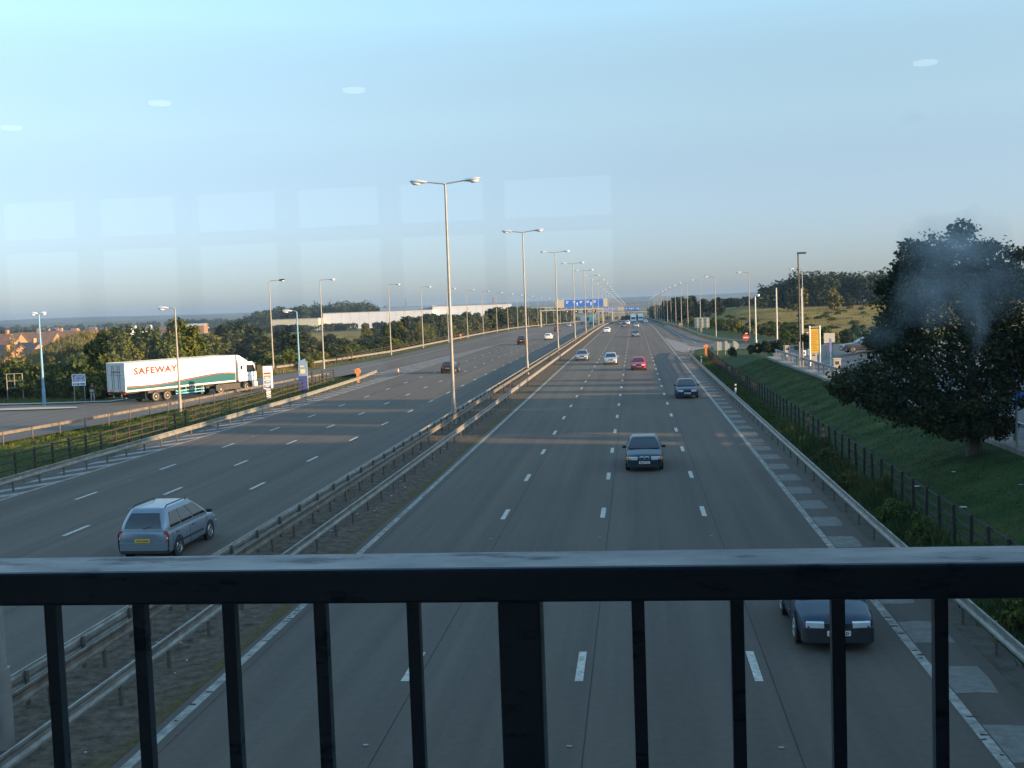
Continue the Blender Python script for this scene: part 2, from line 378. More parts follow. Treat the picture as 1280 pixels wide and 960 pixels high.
# ------------------------------------------------------------------ terrain
def sm(t): t = np.clip(t, 0, 1); return t * t * (3 - 2 * t)
def Z0(Y):
    Y = np.asarray(Y, float)
    z = np.where(Y < 280, 0.0, np.where(Y < 460, -(Y - 280) ** 2 * 3.0e-5, -.972 - (Y - 460) * .0106))
    return np.maximum(z, -12.2)
def T(X, Y):
    X = np.asarray(X, float); Y = np.asarray(Y, float); z0 = Z0(Y); z = z0.copy() if np.ndim(z0) else np.array(float(z0))
    near = 1 - sm((Y - 128) / 40)
    z = z + sm((X - 9.9) / 4.9) * 1.22 * near + sm((X - 17) / 7) * .85 * (1 - sm((Y - 150) / 40))
    wf = sm((X - 20) / 25) * sm((Y - 190) / 50)
    z = z + wf * (3.4 * sm((Y - 230) / 260) - z0) * (1 - sm((Y - 900) / 500))
    z = z - sm((-X - 64) / 30) * (3.2 + 3 * sm((-X - 120) / 200)) * (1 - sm((Y - 380) / 160))
    z = z + 6.6 * np.exp(-((X + 70) / 11) ** 2 - ((Y - 140) / 17) ** 2)
    z = z + 5.0 * sm((Y - 1520) / 180) * (1 - sm((Y - 1750) / 400))
    cor = sm((X + 44) / 3) * sm((11 - X) / 2.5)          # keep the carriageways flat
    fl = cor * sm((900 - Y) / 200)
    return z * (1 - fl) + z0 * fl
def Tz(x, y): return float(T(x, y))

def axis(parts):
    out = []
    for a, b, st in parts: out += list(np.arange(a, b, st))
    return np.array(out + [parts[-1][1]])
GX = axis([(-6000, -1500, 500), (-1500, -400, 100), (-400, -120, 20), (-120, -80, 4), (-80, -28, 1.2), (-28, 8, 3), (8, 28, .8), (28, 80, 4), (80, 400, 20), (400, 1500, 100), (1500, 6000, 500)])
GY = axis([(-300, -40, 40), (-40, 20, 6), (20, 180, 1.5), (180, 320, 4), (320, 700, 10), (700, 1800, 30), (1800, 3000, 150), (3000, 7000, 500)])
gx, gy = np.meshgrid(GX, GY, indexing='ij'); gz = T(gx, gy)
gz = gz + .05 * np.sin(gx * 1.7 + gy * .9) * np.sin(gy * .6) * sm((gx - 28) / 30) + .25 * RNG.standard_normal(gx.shape) * sm((np.abs(gx) - 60) / 200)
gz = gz - .06 - .25 * sm((9 - gx) / 2) * sm((gx + 43) / 2)
na, nb_ = gx.shape
idx = np.arange(na * nb_).reshape(na, nb_)
q = np.stack([idx[:-1, :-1], idx[1:, :-1], idx[1:, 1:], idx[:-1, 1:]], -1).reshape(-1, 4)
gme = np_mesh('ground', np.stack([gx, gy, gz], -1).reshape(-1, 3), quads=q, smooth=True)
ground = link('ground', gme, None, M['ground']); tag(ground, kind='structure')
ca = gme.color_attributes.new('land', 'FLOAT_COLOR', 'POINT')
X_, Y_ = gx.ravel(), gy.ravel()
mead = np.maximum(sm((X_ - 24) / 8) * sm((Y_ - 205) / 20), sm((-X_ - 70) / 20) * sm((Y_ - 180) / 40))
farf = sm((np.hypot(X_, Y_) - 520) / 150)
dryf = np.maximum(.85 * np.exp(-((X_ + 58) / 10) ** 2 - ((Y_ - 140) / 16) ** 2), .7 * sm((-X_ - 43.5) / 1) * sm((X_ + 52) / 3) * sm((Y_ - 140) / 30))
dryf = np.maximum(dryf, .8 * sm((Y_ - 1500) / 60) * sm((2000 - Y_) / 60) * sm((X_ + 140) / 40) * sm((140 - X_) / 40))
ca.data.foreach_set('color', np.stack([mead, farf, dryf, np.ones_like(mead)], -1).astype(np.float32).ravel())

def ystations(y0, y1):
    s = set([y0, y1])
    y = y0
    while y < y1:
        s.add(y); y += 10 if y < 280 else (10 if y < 700 else 25)
    return sorted(s)
def strip(name, xl, xr, y0, y1, material, dz=0.0, kind='structure', mb=None):
    """sheet on the carriageway plane between xl(Y) and xr(Y)"""
    fl = xl if callable(xl) else (lambda y: xl); fr = xr if callable(xr) else (lambda y: xr)
    b = MB() if mb is None else mb
    ys = ystations(y0, y1); n0 = len(b.v)
    for y in ys:
        z = float(Z0(y)) + dz; b.v += [(fl(y), y, z), (fr(y), y, z)]
    for i in range(len(ys) - 1):
        b.f.append((n0 + 2 * i, n0 + 2 * i + 1, n0 + 2 * i + 3, n0 + 2 * i + 2)); b.mi.append(b.m)
    if mb is None:
        o = b.build(name, material, fix=False)
        return tag(o, kind=kind)
def pw(pts):
    xs = [p[0] for p in pts]; ys = [p[1] for p in pts]
    return lambda t: float(np.interp(t, xs, ys))

# carriageways
bend = lambda y: 0.0
strip('carriageway_towards_camera', -9.75, pw([(-60, 7.15), (155, 7.15), (175, 9.2), (240, 9.2), (1540, 8.0)]), -60, 1540, M['asphalt'])
strip('carriageway_away_from_camera', pw([(-60, -30.6), (118, -30.6), (136, -32.2), (150, -41.2), (400, -41.2), (600, -34), (1540, -32)]), -13.0, -60, 1540, M['asphalt'])
strip('median', -13.0, pw([(y, -9.28 + .05 * math.sin(y * .9) + .04 * math.sin(y * 2.3)) for y in range(-60, 601, 1)]), -60, 1540, M['median'], dz=.008)
def poly_sheet(name, pts, material, z=None, dz=0.0, sub=2.5):
    bm = bmesh.new(); f = bm.faces.new([bm.verts.new((x, y, 0)) for x, y in pts])
    bmesh.ops.triangulate(bm, faces=bm.faces)
    for _ in range(4):
        es = [e for e in bm.edges if e.calc_length() > sub * 2]
        if not es: break
        bmesh.ops.subdivide_edges(bm, edges=es, cuts=1); bmesh.ops.triangulate(bm, faces=bm.faces)
    for v in bm.verts: v.co.z = (Tz(v.co.x, v.co.y) if z is None else z) + dz
    bmesh.ops.recalc_face_normals(bm, faces=bm.faces)
    if sum(f.normal.z for f in bm.faces) < 0: bmesh.ops.reverse_faces(bm, faces=bm.faces)
    me = D.meshes.new(name); bm.to_mesh(me); bm.free()
    o = link(name, me, None, material); return tag(o, kind='structure')
strip('verge_soil', 7.15, pw([(y, 7.95 + .18 * math.sin(y * .8) + .14 * math.sin(y * 2.1)) for y in range(-60, 171, 1)]), -60, 165, M['soil'], dz=-.02)
# left slip road (joining), right slip road (joining from the services)
poly_sheet('slip_road_from_services', [(-95, 60), (-43.5, 58), (-41.6, 70), (-39.9, 82), (-38.6, 100), (-38.0, 112), (-36.6, 128), (-35.2, 140), (-32.4, 150), (-41.0, 178), (-43, 160), (-45.5, 145), (-47.5, 128), (-48.3, 112), (-49.6, 103.5), (-58, 103), (-95, 107)], M['asphalt_old'], z=.012)
poly_sheet('slip_road_to_motorway', [(9.0, 205), (9.1, 240), (9.1, 290), (8.8, 330), (9.6, 380), (11.2, 380), (12.3, 313), (13.4, 236), (14.9, 212), (17, 199), (26, 188), (34, 180), (34, 166), (24, 172), (15.5, 178), (12.0, 185.5), (9.3, 195)], M['asphalt_old'], dz=.02)
poly_sheet('gore_area', [(7.2, 172), (9.7, 180), (12.0, 185.3), (9.2, 204.5), (6.3, 240), (6.1, 236), (6.2, 180)], M['gore'], z=.008)
cpz = lambda: None
poly_sheet('service_car_park', [(15.7, 20), (15.6, 60), (15.3, 110), (15.1, 128), (17.5, 150), (26, 170), (60, 170), (60, 20)], M['carpark'], dz=.03, sub=2.0)
poly_sheet('lay_by_island', [(-60.5, 98.6), (-53.6, 98.9), (-50.5, 98.4), (-49.5, 96.9), (-52.6, 96.6), (-57.5, 96.3)], M['kerb'], z=.10)
poly_sheet('verge_edge_kerb', [(-95, 107), (-58, 103), (-49.6, 103.5), (-48.3, 112), (-47.5, 128), (-47.9, 128), (-48.8, 112), (-50.2, 104.6), (-58, 104.3), (-95, 108.4)], M['kerb'], z=.11)

# painted markings
mk = MB()
def dash_row(x, yc, y1=520):
    y = yc - 9 * math.floor((yc + 50) / 9)
    while y < y1:
        z = float(Z0(y)) + .006; wd = .085
        mk.face([(x - wd, y - 1, z), (x + wd, y - 1, z), (x + wd, y + 1, z), (x - wd, y + 1, z)]); y += 9
for x in (-4.995, -1.345, 2.312): dash_row(x, 42.08)
for x, y in ((-24.51, 75.25), (-20.87, 67.17), (-17.29, 59.19)): dash_row(x, y)
mk.build('lane_dashes', M['paint'], fix=False); tag(D.objects['lane_dashes'], kind='structure')
ed = MB()
strip('', -9.09, -8.89, -50, 1540, None, .006, mb=ed)
strip('', 5.74, 5.94, -50, 1540, None, .006, mb=ed)
strip('', -13.66, -13.5, -50, 1540, None, .006, mb=ed)
strip('', -28.2, -28.0, -50, 136, None, .006, mb=ed)
strip('', pw([(136, -28.2), (1540, -28.2)]), pw([(136, -28.0), (1540, -28.0)]), 136, 236, None, .006, mb=ed)
strip('', -28.2, -28.0, 236, 330, None, .006, mb=ed)
strip('', pw([(120, -38.4), (200, -37.2), (330, -37), (600, -31.2), (1540, -29.2)]), pw([(120, -38.2), (200, -37.0), (330, -36.8), (600, -31.0), (1540, -29.0)]), 150, 1540, None, .016, mb=ed)
strip('', pw([(136, -32.3), (236, -28.3)]), pw([(136, -32.05), (236, -28.1)]), 136, 236, None, .016, mb=ed)
strip('', pw([(215, 10.7), (235, 9.8), (290, 9.35), (360, 8.9), (403, 7.9), (440, 6.4)]), pw([(215, 10.9), (235, 10.0), (290, 9.55), (360, 9.1), (403, 8.1), (440, 6.6)]), 205, 440, None, .035, mb=ed)
strip('', pw([(173, 6.5), (185, 11.6)]), pw([(173, 6.75), (185, 11.9)]), 173, 185, None, .035, mb=ed)
strip('', pw([(186, 11.9), (204, 9.2), (240, 6.1)]), pw([(186, 12.2), (204, 9.45), (240, 6.3)]), 186, 240, None, .035, mb=ed)
ed.build('edge_lines', mat('edge_line_paint', (.36, .335, .29), .85, col2=(.15, .145, .13), scale=3.2, spec=.2), fix=False); tag(D.objects['edge_lines'], kind='structure')
# studs in the edge line, tar seam along the lane joints, cat's eyes
se = MB()
for x in (-8.75, -4.8, -1.16, 2.52):
    strip('', x + .06, x + .08, -20, 300, None, .004, mb=se)
for x in (-24.3, -20.65, -17.08):
    strip('', x + .02, x + .04, -20, 200, None, .004, mb=se)
se.build('road_seams', M['seam'], fix=False); tag(D.objects['road_seams'], kind='structure')
ce = MB()
for x, yc in ((-4.995, 42.08), (-1.345, 42.08), (2.312, 42.08), (-24.51, 75.25), (-20.87, 67.17), (-17.29, 59.19)):
    y = yc - 4.5 - 54
    while y < 200:
        ce.m = 1; ce.box((x, y, .012), (.09, .06, .016)); y += 18
ce.build('cats_eyes', [M['seam'], M['lamp_grey']], fix=False); tag(D.objects['cats_eyes'], kind='structure')
rb = MB(); rgl = random.Random(8)
for x in (-8.99, 5.84):
    y = 8.0
    while y < 62:
        wl = rgl.uniform(.03, .10); xo = rgl.uniform(-.05, .05)
        if rgl.random() < .62: rb.face([(x + xo - wl, y, .0105), (x + xo + wl, y + rgl.uniform(-.03, .03), .0105), (x + xo + wl * .8, y + rgl.uniform(.04, .10), .0105), (x + xo - wl * .8, y + rgl.uniform(.04, .10), .0105)])
        y += rgl.choice([.22, .3, .45, .9])
rb.build('edge_line_scuffs', M['seam'], fix=False); tag(D.objects['edge_line_scuffs'], kind='structure')
# pale blocks on the near hard strip
pb = MB(); y = 16.6
while y < 160:
    j = [random.uniform(-.05, .05) for _ in range(6)]
    pb.face([(5.97, y - .86 + j[0], .005), (6.40, y - .84 + j[1], .005), (6.80 + j[2], y - .82 + j[3], .005), (6.84 + j[4], y, .005), (6.79 + j[5], y + .80 + j[0], .005), (6.36, y + .84 + j[2], .005), (5.97, y + .80 + j[1], .005)])
    y += 3.31
pb.build('hard_strip_patches', M['patch'], fix=False); tag(D.objects['hard_strip_patches'], kind='structure')
hs = MB(); y = 42.8
while y < 134:
    hs.face([(-28.15, y - .25, .005), (-28.15, y + .95, .005), (-29.75, y - 1.9, .005), (-29.75, y - 3.1, .005)]); y += 3.15
for y in np.arange(139, 230, 3.6):
    w_ = -28.2 - (-28.2 + 32.2) * (236 - y) / 100; w2 = -28.2 - 4.0 * (236 - y - 1.6) / 100
    hs.face([(-28.25, y, .02), (-28.25, y + 1.3, .02), (w2 + .05, y - 1.5, .02), (w_ + .05, y - 2.8, .02)])
hs.build('hatched_markings', M['paint_worn'], fix=False); tag(D.objects['hatched_markings'], kind='structure')
bm_ = MB()
for k in range(9):
    for yy in (60, 75.5): 
        z = Tz(22, yy + 0) + .045
    y = 52 + k * 2.5; bm_.face([(21, y, Tz(21, y) + .05), (26, y, Tz(26, y) + .05), (26, y + .12, Tz(26, y) + .05), (21, y + .12, Tz(21, y) + .05)])
bm_.build('parking_bay_lines', M['paint'], fix=False); tag(D.objects['parking_bay_lines'], kind='structure')
# concrete edge strip along the car park
eb = MB(); EP = [(16.0, 20), (15.75, 50), (15.35, 90), (15.0, 114), (14.9, 126)]
for i in range(len(EP) - 1):
    for k in range(6):
        t0, t1 = k / 6, (k + 1) / 6
        a = [EP[i][j] * (1 - t0) + EP[i + 1][j] * t0 for j in (0, 1)]; b = [EP[i][j] * (1 - t1) + EP[i + 1][j] * t1 for j in (0, 1)]
        za, zb = Tz(*a) + .12, Tz(*b) + .12
        eb.loft([[(a[0] - .75, a[1], za - .3), (a[0] + .35, a[1], za - .3), (a[0] + .35, a[1], za), (a[0] - .75, a[1], za)],
                 [(b[0] - .75, b[1], zb - .3), (b[0] + .35, b[1], zb - .3), (b[0] + .35, b[1], zb), (b[0] - .75, b[1], zb)]])
eb.build('car_park_kerb', M['kerb_dull']); tag(D.objects['car_park_kerb'], kind='structure')

# far hills
def ridge(name, y0, depth, hgt, x0, x1, seed, base):
    rg = np.random.default_rng(seed); nx = 160; ny = 7
    xs = np.linspace(x0, x1, nx); prof = np.zeros(nx)
    for k in range(1, 9): prof += np.sin(xs * k * 2.1 / 1700 + rg.uniform(0, 6.3)) / k ** 1.15
    prof = hgt * (1 + .16 * prof)
    prof += rg.uniform(0, 1, nx) * hgt * .05
    V = []; 
    for i in range(nx):
        for j in range(ny):
            t = j / (ny - 1); V.append((xs[i], y0 + depth * t, base + prof[i] * math.sin(t * math.pi) ** 1.1))
    I = np.arange(nx * ny).reshape(nx, ny)
    Q = np.stack([I[:-1, :-1], I[1:, :-1], I[1:, 1:], I[:-1, 1:]], -1).reshape(-1, 4)
    return tag(link(name, np_mesh(name, V, quads=Q, smooth=True), None, M['hill']), kind='structure')
ridge('hills', 4800, 1500, 34, -5600, 4000, 3, -8)
ridge('low_hills', 2500, 900, 16, -3300, 1800, 8, -10)

def at(px, py, depth):
    """point seen at photo pixel (1280 wide) at this distance along the lens axis"""
    return Vector((0, 0, CAMH)) + (FWD + RIG * ((px - 640) / 1429.5) - UPV * ((py - 480) / 1429.5)) * depth

# ------------------------------------------------------------------ the glazed footbridge we stand in
br = empty('footbridge', (0, 0, 6.1), 0, 'glazed motorway footbridge with dark frames and ceiling lights around the viewpoint', 'footbridge')
BX0, BX1, GYF, BYB = -34.0, 19.0, .60, -6.6
b = MB(); b.b2(BX0, BX1, BYB, 1.7, -.55, 0); b.build('deck', M['floor_dark'], br)
b = MB(); b.b2(BX0, BX1, BYB, GYF + .1, 2.95, 3.3); b.build('roof', M['ceiling'], br)
b = MB(); b.b2(BX0, BX1, 1.5, 1.7, -1.5, -.551); b.b2(BX0, BX1, BYB, BYB + .2, -1.5, -.551); b.build('girder', M['frame_dark'], br)
b = MB(); b.b2(BX0, BX1, GYF - .05, GYF + .05, .001, .5); b.b2(BX0, BX1, GYF - .05, GYF + .05, 2.8, 2.949)
x = -34.1
while x < 19: b.b2(x - .04, x + .04, GYF - .05, GYF + .05, .501, 2.799); x += 2.2
b.build('front_frame', M['frame_dark'], br)
# rear wall: two rows of square lights (they mirror faintly in the glass in front)
b = MB(); z0_, z1_, z2_, z3_ = .95, 2.15, 2.24, 2.51
b.b2(BX0, BX1, BYB, BYB + .1, .001, z0_); b.b2(BX0, BX1, BYB, BYB + .1, z3_, 2.949); b.b2(-34, -.13, BYB, BYB + .1, z1_, z2_)
b.b2(-.13, BX1, BYB, BYB + .1, z0_, z3_)
x = -.92
while x > -33:
    b.b2(x - .07, x + .07, BYB, BYB + .1, z0_, z1_); b.b2(x - .07, x + .07, BYB, BYB + .1, z2_, z3_); x -= .72
b.build('rear_wall', M['frame_dark'], br)
lampm = emit_mat('ceiling_lamp_lens', (1, .95, .85), .7)
for px, py in ((200, 138), (443, 122), (15, 168), (1157, 88)):
    d = FWD + RIG * ((px - 640) / 1429.5) - UPV * ((py - 480) / 1429.5); t = (9.0 - CAMH) / d.z
    P = Vector((0, 0, CAMH)) + d * t; P.y = 2 * GYF - P.y
    b = MB(); b.tube([(P.x, P.y, 2.935), (P.x, P.y, 2.949)], .065, 20); o = b.build('ceiling_light', lampm, br)
def pane_mat():
    m, n, p = nodes_of('window_pane_glass'); L = n.links
    gl = n.nodes.new('ShaderNodeBsdfGlossy'); gl.inputs['Roughness'].default_value = 0.0; gl.inputs['Color'].default_value = (.95, 1, 1, 1)
    tr = n.nodes.new('ShaderNodeBsdfTransparent'); tr.inputs['Color'].default_value = (.97, .985, .985, 1)
    mx = n.nodes.new('ShaderNodeMixShader'); mx.inputs[0].default_value = .055
    L.new(tr.outputs[0], mx.inputs[1]); L.new(gl.outputs[0], mx.inputs[2])
    # grime: a few greasy smears wiped across the glass
    tc = n.nodes.new('ShaderNodeTexCoord'); 
    def blob(cx, cz, rx, rz, s):
        mp = n.nodes.new('ShaderNodeMapping'); mp.vector_type = 'POINT'; mp.inputs['Location'].default_value = (-(cx + .011) / rx, 0, -(cz + .011) / rz); mp.inputs['Scale'].default_value = (1 / rx, 0, 1 / rz)
        nz = n.nodes.new('ShaderNodeTexNoise'); nz.inputs['Scale'].default_value = 55; nz.inputs['Detail'].default_value = 3
        L.new(tc.outputs['Object'], nz.inputs['Vector'])
        ad = n.nodes.new('ShaderNodeVectorMath'); ad.operation = 'MULTIPLY_ADD'; L.new(nz.outputs['Color'], ad.inputs[0]); ad.inputs[1].default_value = (.022, 0, .022); L.new(tc.outputs['Object'], ad.inputs[2])
        L.new(ad.outputs[0], mp.inputs[0])
        g = n.nodes.new('ShaderNodeTexGradient'); g.gradient_type = 'SPHERICAL'; L.new(mp.outputs[0], g.inputs[0])
        e = n.nodes.new('ShaderNodeMath'); e.operation = 'MULTIPLY'; L.new(g.outputs['Fac'], e.inputs[0]); e.inputs[1].default_value = s
        return e.outputs[0]
    acc = n.nodes.new('ShaderNodeValue'); acc.outputs[0].default_value = .004; acc = acc.outputs[0]      # thin even veil put into the pane, lifts darks like glare
    for cx, cz, rx, rz, s in SMEARS:
        o = blob(cx, cz, rx, rz, s)
        if acc is None: acc = o
        else:
            a = n.nodes.new('ShaderNodeMath'); a.operation = 'ADD'; L.new(acc, a.inputs[0]); L.new(o, a.inputs[1]); acc = a.outputs[0]
    df = n.nodes.new('ShaderNodeBsdfTranslucent'); df.inputs['Color'].default_value = (.55, .62, .68, 1)
    m2 = n.nodes.new('ShaderNodeMixShader'); L.new(acc, m2.inputs[0]); L.new(mx.outputs[0], m2.inputs[1]); L.new(df.outputs[0], m2.inputs[2])
    L.new(m2.outputs[0], n.nodes['Material Output'].inputs['Surface'])
    return m
def on_glass(px, py):
    d = FWD + RIG * ((px - 640) / 1429.5) - UPV * ((py - 480) / 1429.5); t = GYF / d.y; return d.x * t, CAMH + d.z * t - 6.1
SMEARS = [(*on_glass(1195, 300), .032, .017, .56), (*on_glass(1165, 365), .021, .023, .36), (*on_glass(1240, 352), .026, .020, .22), (*on_glass(1218, 395), .008, .024, .22), (*on_glass(1100, 412), .020, .010, .12), (*on_glass(1140, 148), .008, .006, .08)]
pm = pane_mat()
x = -34.1
while x < 18:
    b = MB(); b.face([(x + .041, GYF, .5), (x + 2.159, GYF, .5), (x + 2.159, GYF, 2.8), (x + .041, GYF, 2.8)]); b.build('window_pane', pm, br, fix=False); x += 2.2

# railing outside the glass
rl = empty('bridge_railing', (0, 1.29, 6.1), 0, 'black painted bridge railing with flat handrail and square balusters in the foreground', 'railing')
ZT = CAMH - .29 - 6.1
b = MB(); b.box((-.5, 0, ZT - .020), (26, .085, .040)); bevel(b.build('handrail', M['rail'], rl), .004)
b = MB(); b.box((-.5, 0, .11), (26, .04, .03)); b.build('bottom_rail', M['rail'], rl)
for px in (-.138, -1.46, -2.79, 1.206, 2.54):
    b = MB(); b.box((px, -.012, (ZT - .0405) / 2), (.048, .048, ZT - .041)); bevel(b.build('post', M['rail'], rl), .003)
for side in (-1, 1):
    for k in range(22):
        px = (-.262 - .1095 * k) if side < 0 else -.005 + .1098 * k
        if any(abs(px - q) < .06 for q in (-.138, -1.46, -2.79, 1.206, 2.54)): continue
        b = MB(); b.box((px, -.012, (ZT - .041 + .126) / 2), (.0145, .0145, ZT - .041 - .126)); b.build('baluster', M['rail'], rl)

# ------------------------------------------------------------------ safety barriers and fences
def resample(pts, step):
    out = []; acc = 0.0
    P = [Vector((p[0], p[1], 0)) for p in pts]
    seglen = [(P[i + 1] - P[i]).length for i in range(len(P) - 1)]; tot = sum(seglen); s_ = 0.0
    while s_ <= tot + 1e-6:
        r = s_; i = 0
        while i < len(seglen) - 1 and r > seglen[i]: r -= seglen[i]; i += 1
        d = (P[i + 1] - P[i]).normalized(); out.append((P[i] + d * r, d)); s_ += step
    return out
W_PROF = [(0, -.155), (.035, -.15), (.035, -.10), (.0, -.04), (.0, .04), (.035, .10), (.035, .15), (0, .155), (-.012, .15), (.022, .14), (.022, .11), (-.012, .05), (-.012, -.05), (.022, -.11), (.022, -.14)]
BOXP = [(-.05, -.10), (.05, -.10), (.05, .10), (-.05, .10)]
def barrier(name, pts, label, face=1, prof='w', step=2.4, h=.61, mats=('galv', 'post_dark'), posth=None, zf=None, post=(.09, .06), maxposts=99, group=None, ends=True):
    zf = zf or (lambda x, y: float(Z0(y)))
    rt = empty(name, (pts[0][0], pts[0][1], zf(*pts[0])), 0, label, 'crash barrier', group)
    O = rt.location
    sp = resample(pts, step if len(pts) > 2 or True else step); b = MB(); rings = []
    pr = {'w': W_PROF, 'box': BOXP}[prof]
    fine = resample(pts, 4.8)
    for p, d in fine:
        nrm = Vector((d.y, -d.x, 0)) * face; z = zf(p.x, p.y) - O.z
        zz = h
        rings.append([(p.x - O.x + nrm.x * (u + .06), p.y - O.y + nrm.y * (u + .06), z + zz + v) for u, v in pr])
    b.loft(rings); b.build('beam', M[mats[0]], rt)
    rest = MB()
    for i, (p, d) in enumerate(sp):
        z = zf(p.x, p.y) - O.z; ph = (posth or h + .12) + .25
        if i < maxposts:
            a = MB(); a.box((0, 0, ph / 2 - .25), (post[0], post[1], ph), 0)
            o = a.build('post', M[mats[1]], rt); o.location = (p.x - O.x, p.y - O.y, z); o.rotation_euler = (0, 0, math.atan2(d.y, d.x))
        else: rest.box((p.x - O.x, p.y - O.y, z + ph / 2 - .25), (post[0], post[1], ph), math.atan2(d.y, d.x))
    if rest.v: o = rest.build('distant_posts', M[mats[1]], rt); tag(o, kind='stuff')
    return rt
barrier('crash_barrier', [(-10.5, 12), (-10.5, 1500)], 'weathered right hand crash barrier of the central reservation, beside the mossy strip', face=1)
barrier('crash_barrier', [(-12.0, 12), (-12.0, 1500)], 'middle steel crash barrier of the central reservation, facing the lamp columns', face=1, mats=('galv_old', 'post_dark'))
barrier('crash_barrier', [(-12.48, 12), (-12.48, 1500)], 'left hand crash barrier of the central reservation, edging the outbound lanes', face=-1)
barrier('crash_barrier', [(7.6, 8), (7.35, 35), (7.2, 120), (7.3, 160), (8.3, 172)], 'grey crash barrier beside the pale patched hard strip, right of the oncoming traffic', face=-1)
barrier('crash_barrier', [(-28.95, 38), (-28.95, 70), (-28.9, 95), (-29.7, 120), (-30.8, 134)], 'steel crash barrier between the hatched road edge and the wooden fence on the left verge', face=1)
barrier('crash_barrier', [(-44.5, 56), (-41.5, 70), (-40.0, 81), (-39.1, 89), (-38.3, 100), (-37.8, 112), (-36.6, 128), (-36.0, 133)], 'low rusty crash barrier beside the slip road, in front of the lorry', face=-1, mats=('galv_old', 'post_dark'), step=3.0, prof='box')
barrier('crash_barrier', [(-48.9, 152), (-45, 175), (-42.6, 200), (-42.3, 260), (-42.2, 400), (-35.5, 600), (-33.5, 1200)], 'long pale crash barrier along the far left road edge, below the bushes', face=1)
barrier('crash_barrier', [(40, 194), (26, 192), (17.6, 200), (15.4, 213), (13.9, 236), (12.9, 313), (12.0, 400), (10.4, 500), (9.8, 1200)], 'distant crash barrier curving along the right hand slip road', face=-1)
# car park guard rail with pale posts, blue-grey rails
def guard_rail():
    pts = [(16.1, 38), (15.75, 52), (15.35, 90), (15.05, 114), (14.95, 126)]
    rt = empty('guard_rail', (pts[0][0], pts[0][1], Tz(*pts[0])), 0, 'blue grey guard rail on pale posts along the car park kerb above the grass bank', 'guard rail'); O = rt.location
    rings = [[(p.x - O.x + u, p.y - O.y, Tz(p.x, p.y) - O.z + .86 + v) for u, v in ((-.06, -.09), (.06, -.09), (.06, .09), (-.06, .09))] for p, d in resample(pts, 3)]
    b = MB(); b.loft(rings); b.build('rail', mat('blue_grey_rail_paint', (.13, .17, .22), .4, .2, var=.1), rt)
    for p, d in resample(pts, 2.4):
        a = MB(); a.box((0, 0, .42), (.10, .10, .90)); o = a.build('post', M['lamp_grey'], rt); o.location = (p.x - O.x, p.y - O.y, Tz(p.x, p.y) - O.z)
guard_rail()
def fence(pts, label, step, h=1.2, rails=(.35, .72, 1.1), zf=Tz, lean=.03, pw_=.095):
    rt = empty('rail_fence', (pts[0][0], pts[0][1], zf(*pts[0])), 0, label, 'fence'); O = rt.location
    sp = resample(pts, step)
    for rz_ in rails:
        b = MB()
        for i in range(len(sp) - 1):
            p, d = sp[i]; q_, d2 = sp[i + 1]; n_ = Vector((d.y, -d.x, 0)) * .07
            A = Vector((p.x - O.x, p.y - O.y, zf(p.x, p.y) - O.z + rz_ + random.uniform(-.02, .02))) + n_
            B = Vector((q_.x - O.x, q_.y - O.y, zf(q_.x, q_.y) - O.z + rz_ + random.uniform(-.02, .02))) + n_
            s_ = Vector((d.y, -d.x, 0)) * .02; u = Vector((0, 0, .036))
            b.loft([[A - s_ - u, A + s_ - u, A + s_ + u, A - s_ + u], [B - s_ - u, B + s_ - u, B + s_ + u, B - s_ + u]])
        b.build('rail', M['wood'], rt)
    for i, (p, d) in enumerate(sp[:100]):
        a = MB(); a.box((0, 0, h / 2 - .15), (pw_, pw_, h + .3)); o = a.build('post', M['wood'], rt)
        o.location = (p.x - O.x, p.y - O.y, zf(p.x, p.y) - O.z); o.rotation_euler = (random.uniform(-lean, lean), random.uniform(-lean, lean), math.atan2(d.y, d.x))
    return rt
fence([(-32.4, 44), (-31.85, 54), (-31.85, 70), (-32.3, 97), (-33.2, 116), (-33.6, 122)], 'dark post and rail fence on the grass verge left of the outbound carriageway', 1.9)
fence([(-35.0, 121.2), (-33.7, 122.6), (-32.6, 122.9)], 'short taller return of wooden fence closing the end of the grass verge', 1.3, h=1.5, rails=(.4, .8, 1.2, 1.45), pw_=.14)
fence([(9.65, 24), (9.55, 60), (9.3, 120), (9.5, 150), (10.2, 163)], 'dark wooden post and rail fence along the foot of the right hand grass bank', 1.72)
fence([(-44.6, 168), (-44.2, 230), (-44.2, 420)], 'distant wooden fence behind the left crash barrier below the bushes', 3.0, h=1.35, rails=(.45, .9, 1.25))

# ------------------------------------------------------------------ lamp columns
def lamp_head(b, c, d, L=.95, wd=.19):
    """luminaire: tapered canopy, pointing along d from c"""
    d = Vector(d).normalized(); sd_ = Vector((-d.y, d.x, 0)).normalized(); up = d.cross(sd_)
    if up.z < 0: up = -up
    rings = []
    for t, ww, hh in ((0, .05, .05), (.12, .10, .08), (.45, wd, .14), (.8, wd * .95, .13), (1.0, wd * .45, .06)):
        p = Vector(c) + d * (t * L)
        rings.append([p + sd_ * (ww * math.cos(a)) + up * (hh * math.sin(a)) for a in [k * math.pi * 2 / 12 for k in range(12)]])
    b.loft(rings); return b
def bowl(b, c, d, L=.95, wd=.15):
    d = Vector(d).normalized(); sd_ = Vector((-d.y, d.x, 0)).normalized(); up = d.cross(sd_)
    if up.z < 0: up = -up
    rings = []
    for t, ww, hh in ((.38, .05, .04), (.5, wd, .12), (.8, wd, .12), (.93, .05, .04)):
        p = Vector(c) + d * (t * L) - up * .10
        rings.append([p + sd_ * (ww * math.cos(a)) + up * (hh * math.sin(a)) for a in [k * math.pi * 2 / 10 for k in range(10)]])
    b.loft(rings); return b
